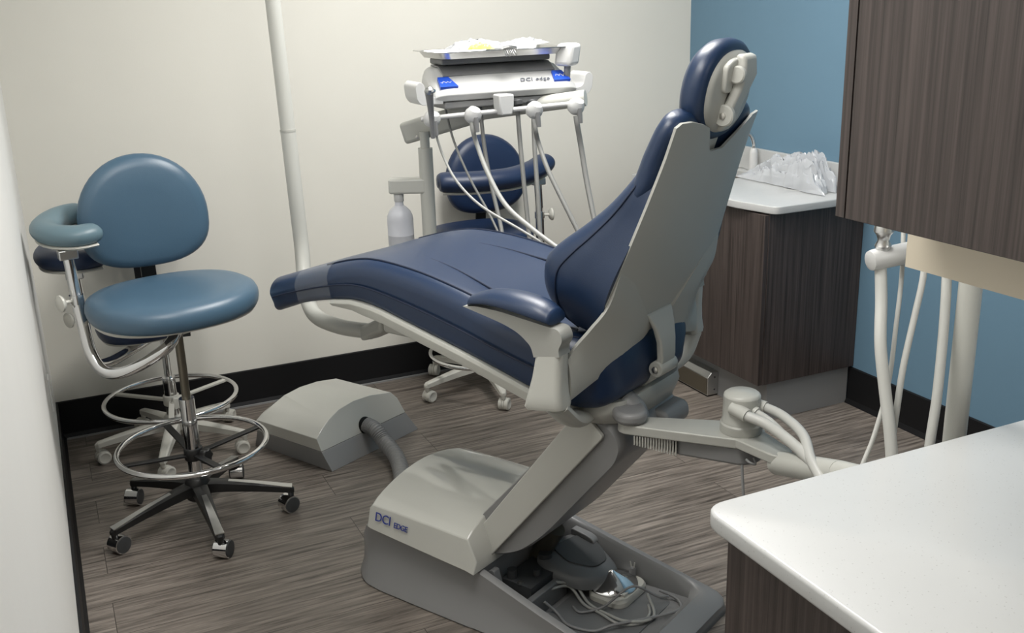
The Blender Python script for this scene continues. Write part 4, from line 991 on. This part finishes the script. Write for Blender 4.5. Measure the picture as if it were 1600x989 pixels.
def stool(c, rz, seat_z, seatrot, mats, baserot, R, arm, labels, legmat, kind, backh, bk_off, ring, seat_ab, back_ab, armspec):
    vin, pad = mats
    t = empty('stool', (c[0], c[1], 0), rz, label=labels, cat='stool', group=None)
    rw = 0.030 if kind == 'black' else 0.028
    # base
    hubz = 0.13 if kind == 'black' else 0.115
    hb = nb(); lathe(hb, [(0.034, hubz-0.05), (0.040, hubz-0.045), (0.042, hubz+0.010), (0.034, hubz+0.028), (0.032, hubz+0.030)], (0, 0, 0), 28)
    obj('hub', hb, 'black' if kind == 'black' else legmat, t)
    for k in range(5):
        a = baserot+2*PI*k/5; m_ = Matrix.Rotation(a, 4, 'Z')
        lg = legshape(nb(), R, 0.026, 0.015, hubz+0.012, 0.090, 0.036, 0.020, 0.052)
        leg = obj('leg', xform(lg, m_), 'black' if kind == 'black' else legmat, t, ang=0.5)
        if kind == 'black':
            sh_ = nb(); rings = []
            for q in [i/8 for i in range(9)]:
                x = 0.10+(R-0.10+0.006)*q; w_ = 0.010+0.008*q; qq = (x-0.03)/(R-0.03); zt = hubz+0.012+(0.090-hubz-0.012)*min(1, qq)**1.3+0.0012
                rings.append([(x, -w_*0.8, zt-0.003), (x, -w_*0.8, zt), (x, w_*0.8, zt), (x, w_*0.8, zt-0.003)])
            obj('polished_strip', xform(loft(sh_, rings), m_), 'alu', leg)
        # caster, trailing at its own swivel angle
        sw = a+[0.9, 2.2, -1.2, 0.4, 1.8][k]; cp = Vector((R*math.cos(a), R*math.sin(a), 0))
        wd = Vector((math.cos(sw), math.sin(sw), 0)); wc = cp+Vector((-wd.y, wd.x, 0))*0.012+Vector((0, 0, 0.026))
        cb = nb()
        if kind == 'black':
            lathe(cb, [(0.020, -0.023), (0.030, -0.022), (0.030, 0.022), (0.020, 0.023)], wc+Vector((0, 0, 0.004)), 28, wd)
            cs = obj('caster', cb, 'chrome', leg)
            # dark wheel faces sit on the chrome hood ends
            for s in (-1, 1): lathe_b = lathe(nb(), [(0.0265, 0), (0.0265, 0.0025), (0.018, 0.004)], wc+Vector((0, 0, 0.004))+wd*s*0.0225, 24, wd*s); obj('caster_wheel', lathe_b, 'grey3', leg)
        else:
            for s in (-1, 1): lathe(cb, [(0.018, 0.004), (0.026, 0.006), (0.026, 0.020), (0.020, 0.023), (0.012, 0.020)], wc, 28, wd*s)
            cs = obj('caster', cb, legmat, leg)
            hbm = nb(); lathe(hbm, [(0.020, -0.006), (0.027, -0.004), (0.027, 0.004), (0.020, 0.006)], wc+Vector((0, 0, 0.001)), 24, wd)
            obj('caster_hood', hbm, 'cream', leg)
        st_ = nb(); cyl(st_, (cp.x, cp.y, 0.045), (cp.x, cp.y, 0.062), 0.006, 10); obj('caster_stem', st_, 'steel', leg)
    # column
    zr = ring[0]
    low = nb(); cyl(low, (0, 0, hubz+0.02), (0, 0, ring[3]), 0.0245, 28)
    obj('column', low, 'chrome', t)
    up = nb(); cyl(up, (0, 0, ring[3]), (0, 0, seat_z-0.075), 0.0140, 24)
    obj('gas_lift', up, 'bronze' if kind == 'black' else 'chrome', t)
    if ring[1]:
        rg = nb(); ringtube(rg, (0, 0, zr), ring[1], 0.0095)
        fr = obj('foot_ring', rg, 'chrome', t)
        for k in range(3 if kind != 'black' else 4):
            a = ring[2]+2*PI*k/(3 if kind != 'black' else 4)
            sp = nb()
            if kind == 'black':
                beam(sp, (0.025*math.cos(a), 0.025*math.sin(a), zr-0.030), (ring[1]*math.cos(a), ring[1]*math.sin(a), zr-0.002), 0.004, 0.012)
            else: beam(sp, (0.025*math.cos(a), 0.025*math.sin(a), zr-0.01), (ring[1]*math.cos(a), ring[1]*math.sin(a), zr), 0.005, 0.010)
            obj('ring_spoke', sp, 'black' if kind == 'black' else legmat, fr, bevel=0.002)
        cl = nb(); lathe(cl, [(0.029, -0.02), (0.031, -0.016), (0.031, 0.016), (0.029, 0.02)], (0, 0, zr-0.028 if kind == 'black' else zr-0.008), 24)
        obj('ring_collar', cl, 'black' if kind == 'black' else legmat, fr)
        kb_ = nb(); ka = ring[4]; kd = Vector((math.cos(ka), math.sin(ka), 0))
        rs = []
        kz = zr-0.030 if kind == 'black' else zr-0.008
        kp = kd*0.028+Vector((0, 0, kz))
        B = Vector((-kd.y, kd.x, 0)); Zv = Vector((0, 0, 1))
        for h, s in ((0, 0.4), (0.012, 0.45), (0.014, 0.95), (0.030, 1.0), (0.034, 0.85)):
            rs.append([kp+kd*h+(B*math.cos(2*PI*i/36)+Zv*math.sin(2*PI*i/36))*s*0.024*(1+0.12*math.cos(6*2*PI*i/36)) for i in range(36)])
        loft(kb_, rs); obj('clamp_knob', kb_, 'black' if kind == 'black' else 'cream', fr)
    # mechanism
    mc = nb(); lathe(mc, [(0.022, seat_z-0.100), (0.026, seat_z-0.098), (0.026, seat_z-0.085), (0.034, seat_z-0.082), (0.038, seat_z-0.068)], (0, 0, 0), 28)
    obj('seat_mount', mc, 'chrome', t)
    pm = nb(); box(pm, -0.10, 0.10, -0.13, 0.09, seat_z-0.070, seat_z-0.058)
    obj('seat_plate', pm, 'grey3', t, bevel=0.003)
    lvv = tube(nb(), [(0.02, 0, seat_z-0.078), (0.10, 0.02, seat_z-0.080), (0.135, 0.03, seat_z-0.078)], [0.005, 0.005, 0.011], 10, per=4)
    obj('height_lever', lvv, 'grey3' if kind == 'black' else 'cream', t)
    # seat (front = local -y)
    a_, b_2 = seat_ab
    rs = []
    for k, z in ((0.90, -0.052), (0.955, -0.045), (0.985, -0.030), (1.0, -0.012), (0.995, 0.004), (0.965, 0.019), (0.90, 0.029), (0.78, 0.033), (0.5, 0.030), (0.2, 0.027), (0.02, 0.026)):
        o_ = kidney(a_*k, b_2*k, e=0.86)
        rs.append([(x, y, seat_z+z+0.012*(abs(x)/a_)**2*0-(0.016*((-y/b_2) if y < 0 else 0)**2)*(1 if z > -0.04 else 0.6)) for x, y in o_])
    se = obj('seat', xform(loft(nb(), rs), Matrix.Rotation(seatrot, 4, 'Z')), vin, t, ang=1.2)
    rs = [[(x*k, y*k, seat_z+z) for x, y in kidney(a_, b_2, e=0.86)] for k, z in ((0.80, -0.0615), (0.92, -0.060), (0.945, -0.052), (0.93, -0.046))]
    obj('seat_pan', xform(loft(nb(), rs), Matrix.Rotation(seatrot, 4, 'Z')), 'cream', t)
    # backrest at local +y
    A_, Bz = back_ab
    bx, by, bz = bk_off
    rs = []
    def brg(k, n):
        out = []
        for i in range(48):
            q = 2*PI*i/48; cq, sq = math.cos(q), math.sin(q)
            # rounded D: broad low half, domed top
            x = A_*math.copysign(abs(cq)**(0.78 if sq < 0 else 0.98), cq); z = (Bz*0.74 if sq < 0 else Bz)*math.copysign(abs(sq)**(0.72 if sq < 0 else 0.98), sq)
            x = x*k; z = z*k
            out.append((bx+x, by+n-0.35*(x*x)*1.1+0.05*z, bz+z))
        return out
    for k, n in ((0.05, -0.034), (0.5, -0.033), (0.80, -0.028), (0.93, -0.019), (0.99, -0.004), (1.0, 0.008), (0.985, 0.020), (0.95, 0.028), (0.6, 0.032), (0.05, 0.032)):
        rs.append(brg(k, n))
    obj('backrest', loft(nb(), rs), vin, t, ang=1.2)
    sp = nb(); rs = []
    for x, y, z, w_ in ((bx*0.9, 0.02, seat_z-0.070, 0.024), (bx*0.9, by-0.03, seat_z-0.072, 0.024), (bx*0.9, by+0.025, seat_z-0.055, 0.024), (bx*0.95, by+0.045, seat_z+0.02, 0.024), (bx, by+0.038, bz-Bz*0.4, 0.024), (bx, by+0.036, bz-0.02, 0.024)):
        rs.append((x, y, z, w_))
    rs = spline(rs, 4)
    R2_ = []
    for i, (x, y, z, w_) in enumerate(rs):
        p, q = rs[max(0, i-1)], rs[min(len(rs)-1, i+1)]; d = Vector((0, q[1]-p[1], q[2]-p[2])).normalized(); n = Vector((0, -d.z, d.y))*0.004
        R2_.append([(x-w_, y-n.y, z-n.z), (x+w_, y-n.y, z-n.z), (x+w_, y+n.y, z+n.z), (x-w_, y+n.y, z+n.z)])
    obj('back_strap', loft(sp, R2_), 'black', t)
    # body-support arm
    if armspec:
        tubepts, padpts, knob = armspec
        inv = Matrix.Rotation(-rz, 4, 'Z')@Matrix.Translation((-c[0], -c[1], 0))
        T = [inv@Vector(p) for p in tubepts]
        at = obj('arm_tube', tube(nb(), T, 0.0185, 18, per=8), 'chrome', t)
        up_ = T[-1]; cl = nb(); cyl(cl, up_-Vector((0, 0, 0.0)), up_+Vector((-0.005, 0, 0.135)), 0.0165, 20)
        obj('arm_riser', cl, 'chrome', at)
        obj('clamp_collar', cyl(nb(), up_+Vector((0, 0, -0.012)), up_+Vector((0, 0, 0.016)), 0.0215, 24), 'chrome', at)
        kn = nb(); kd = (inv.to_3x3()@Vector(knob)).normalized(); kp = up_+kd*0.02
        lathe(kn, [(0.006, 0), (0.006, 0.02), (0.018, 0.022), (0.026, 0.030), (0.026, 0.036), (0.014, 0.042)], kp, 24, kd)
        obj('clamp_knob', kn, 'cream', at)
        Pp = [inv@Vector(p) for p in padpts]
        pb_ = nb(); n_ = len(Pp)
        k_ = 1.0 if kind == 'black' or c[0] < 1 else 1.28
        rr = [0.018*k_]+[0.036*k_]+[0.039*k_]*(n_-4)+[0.036*k_]+[0.018*k_]
        tube(pb_, Pp, rr, 24, per=8, squash=(1.12, 0.85))
        pad_o = obj('arm_pad', pb_, pad, t, ang=1.2)
        ub_ = nb(); tube(ub_, [p-Vector((0, 0, 0.033*k_)) for p in Pp[1:-1]], 0.032, 16, per=8, squash=(1.0, 0.25))
        obj('pad_plate', ub_, 'cream', pad_o)
        pc = nb(); tp0 = up_+Vector((-0.005, 0, 0.137)); box(pc, tp0.x-0.028, tp0.x+0.028, tp0.y-0.02, tp0.y+0.02, tp0.z-0.006, tp0.z+0.024)
        obj('pad_bracket', pc, 'alu', at, bevel=0.004)
    return t
C1 = (0.318, 3.285)
stool(C1, 0.12, 0.782, 0.16, ('teal', 'tealp'), math.radians(-87)-0.12, 0.300, True,
      'slate blue drafting stool with black five star base and chrome foot ring', 'black', 'black', 0, (-0.010, 0.225, 0.997),
      (0.272, 0.238, 0.12, 0.44, -1.0), (0.262, 0.225), (0.207, 0.212),
      ([(0.325, 3.275, 0.700), (0.285, 3.21, 0.655), (0.22, 3.215, 0.612), (0.14, 3.235, 0.578), (0.085, 3.265, 0.580), (0.058, 3.30, 0.625), (0.048, 3.325, 0.70), (0.040, 3.34, 0.80)],
       [(0.135, 3.36, 1.000), (0.115, 3.35, 1.000), (0.06, 3.33, 1.000), (0.0, 3.38, 1.003), (-0.018, 3.46, 1.01), (0.02, 3.55, 1.02), (0.08, 3.60, 1.025), (0.11, 3.61, 1.025)], (-1, -0.5, 0)))
stool((1.652, 3.955), 0.05, 0.695, 0.0, ('navy2', 'navy2'), math.radians(-101), 0.295, True,
      'navy stool with white five star base behind the dental chair', 'cream', 'cream', 0, (0.130, 0.19, 0.890),
      (0.170, 0.235, 0.3, 0.33, 2.0), (0.235, 0.19), (0.192, 0.198),
      ([(1.68, 3.90, 0.56), (1.78, 3.88, 0.545), (1.86, 3.87, 0.55), (1.895, 3.87, 0.58), (1.90, 3.87, 0.64), (1.90, 3.87, 0.765)],
       [(1.43, 3.84, 0.955), (1.45, 3.835, 0.955), (1.53, 3.81, 0.950), (1.64, 3.79, 0.950), (1.75, 3.80, 0.952), (1.86, 3.84, 0.965), (1.935, 3.885, 0.985), (1.95, 3.895, 0.988)], (1, -0.2, 0)))
st3 = stool((0.325, 3.93), -0.1, 0.560, 0.0, ('navy2', 'navy2'), math.radians(-101), 0.285, True,
      'navy stool with white base tucked in the corner behind the slate blue stool', 'cream', 'cream', 0, (-0.055, 0.20, 0.83),
      (0.215, 0.245, 0.5, 0.30, -1.2), (0.215, 0.19), (0.17, 0.17),
      ([(0.28, 3.86, 0.490), (0.20, 3.80, 0.47), (0.12, 3.70, 0.47), (0.07, 3.62, 0.50), (0.056, 3.60, 0.58), (0.054, 3.60, 0.675)],
       [(0.15, 3.62, 0.865), (0.13, 3.615, 0.865), (0.07, 3.60, 0.865), (-0.005, 3.64, 0.865), (-0.025, 3.73, 0.865), (-0.01, 3.83, 0.865), (0.02, 3.86, 0.865)], (-1, -0.6, 0)))
for c_ in st3.children:
    if c_.name.split('.')[0] in ('seat', 'seat_pan'):
        tl_ = math.radians(-6); c_.rotation_euler = (0, tl_, 0); c_.location = (-0.56*math.sin(tl_)-0.02, 0, 0.56*(1-math.cos(tl_)))
# wall socket on the left wall
ws = empty('wall_outlet', (XL, 3.62, 0.42), label='small white socket plate low on the left wall', cat='wall socket')
obj('plate', box(nb(), 0, 0.006, -0.036, 0.036, -0.057, 0.057), 'white', ws, bevel=0.002)
for z in (-0.022, 0.022): obj('socket_face', xform(box(nb(), 0.006, 0.008, -0.016, 0.016, -0.013, 0.013), Matrix.Translation((0, 0, z))), 'cream', ws, bevel=0.001)
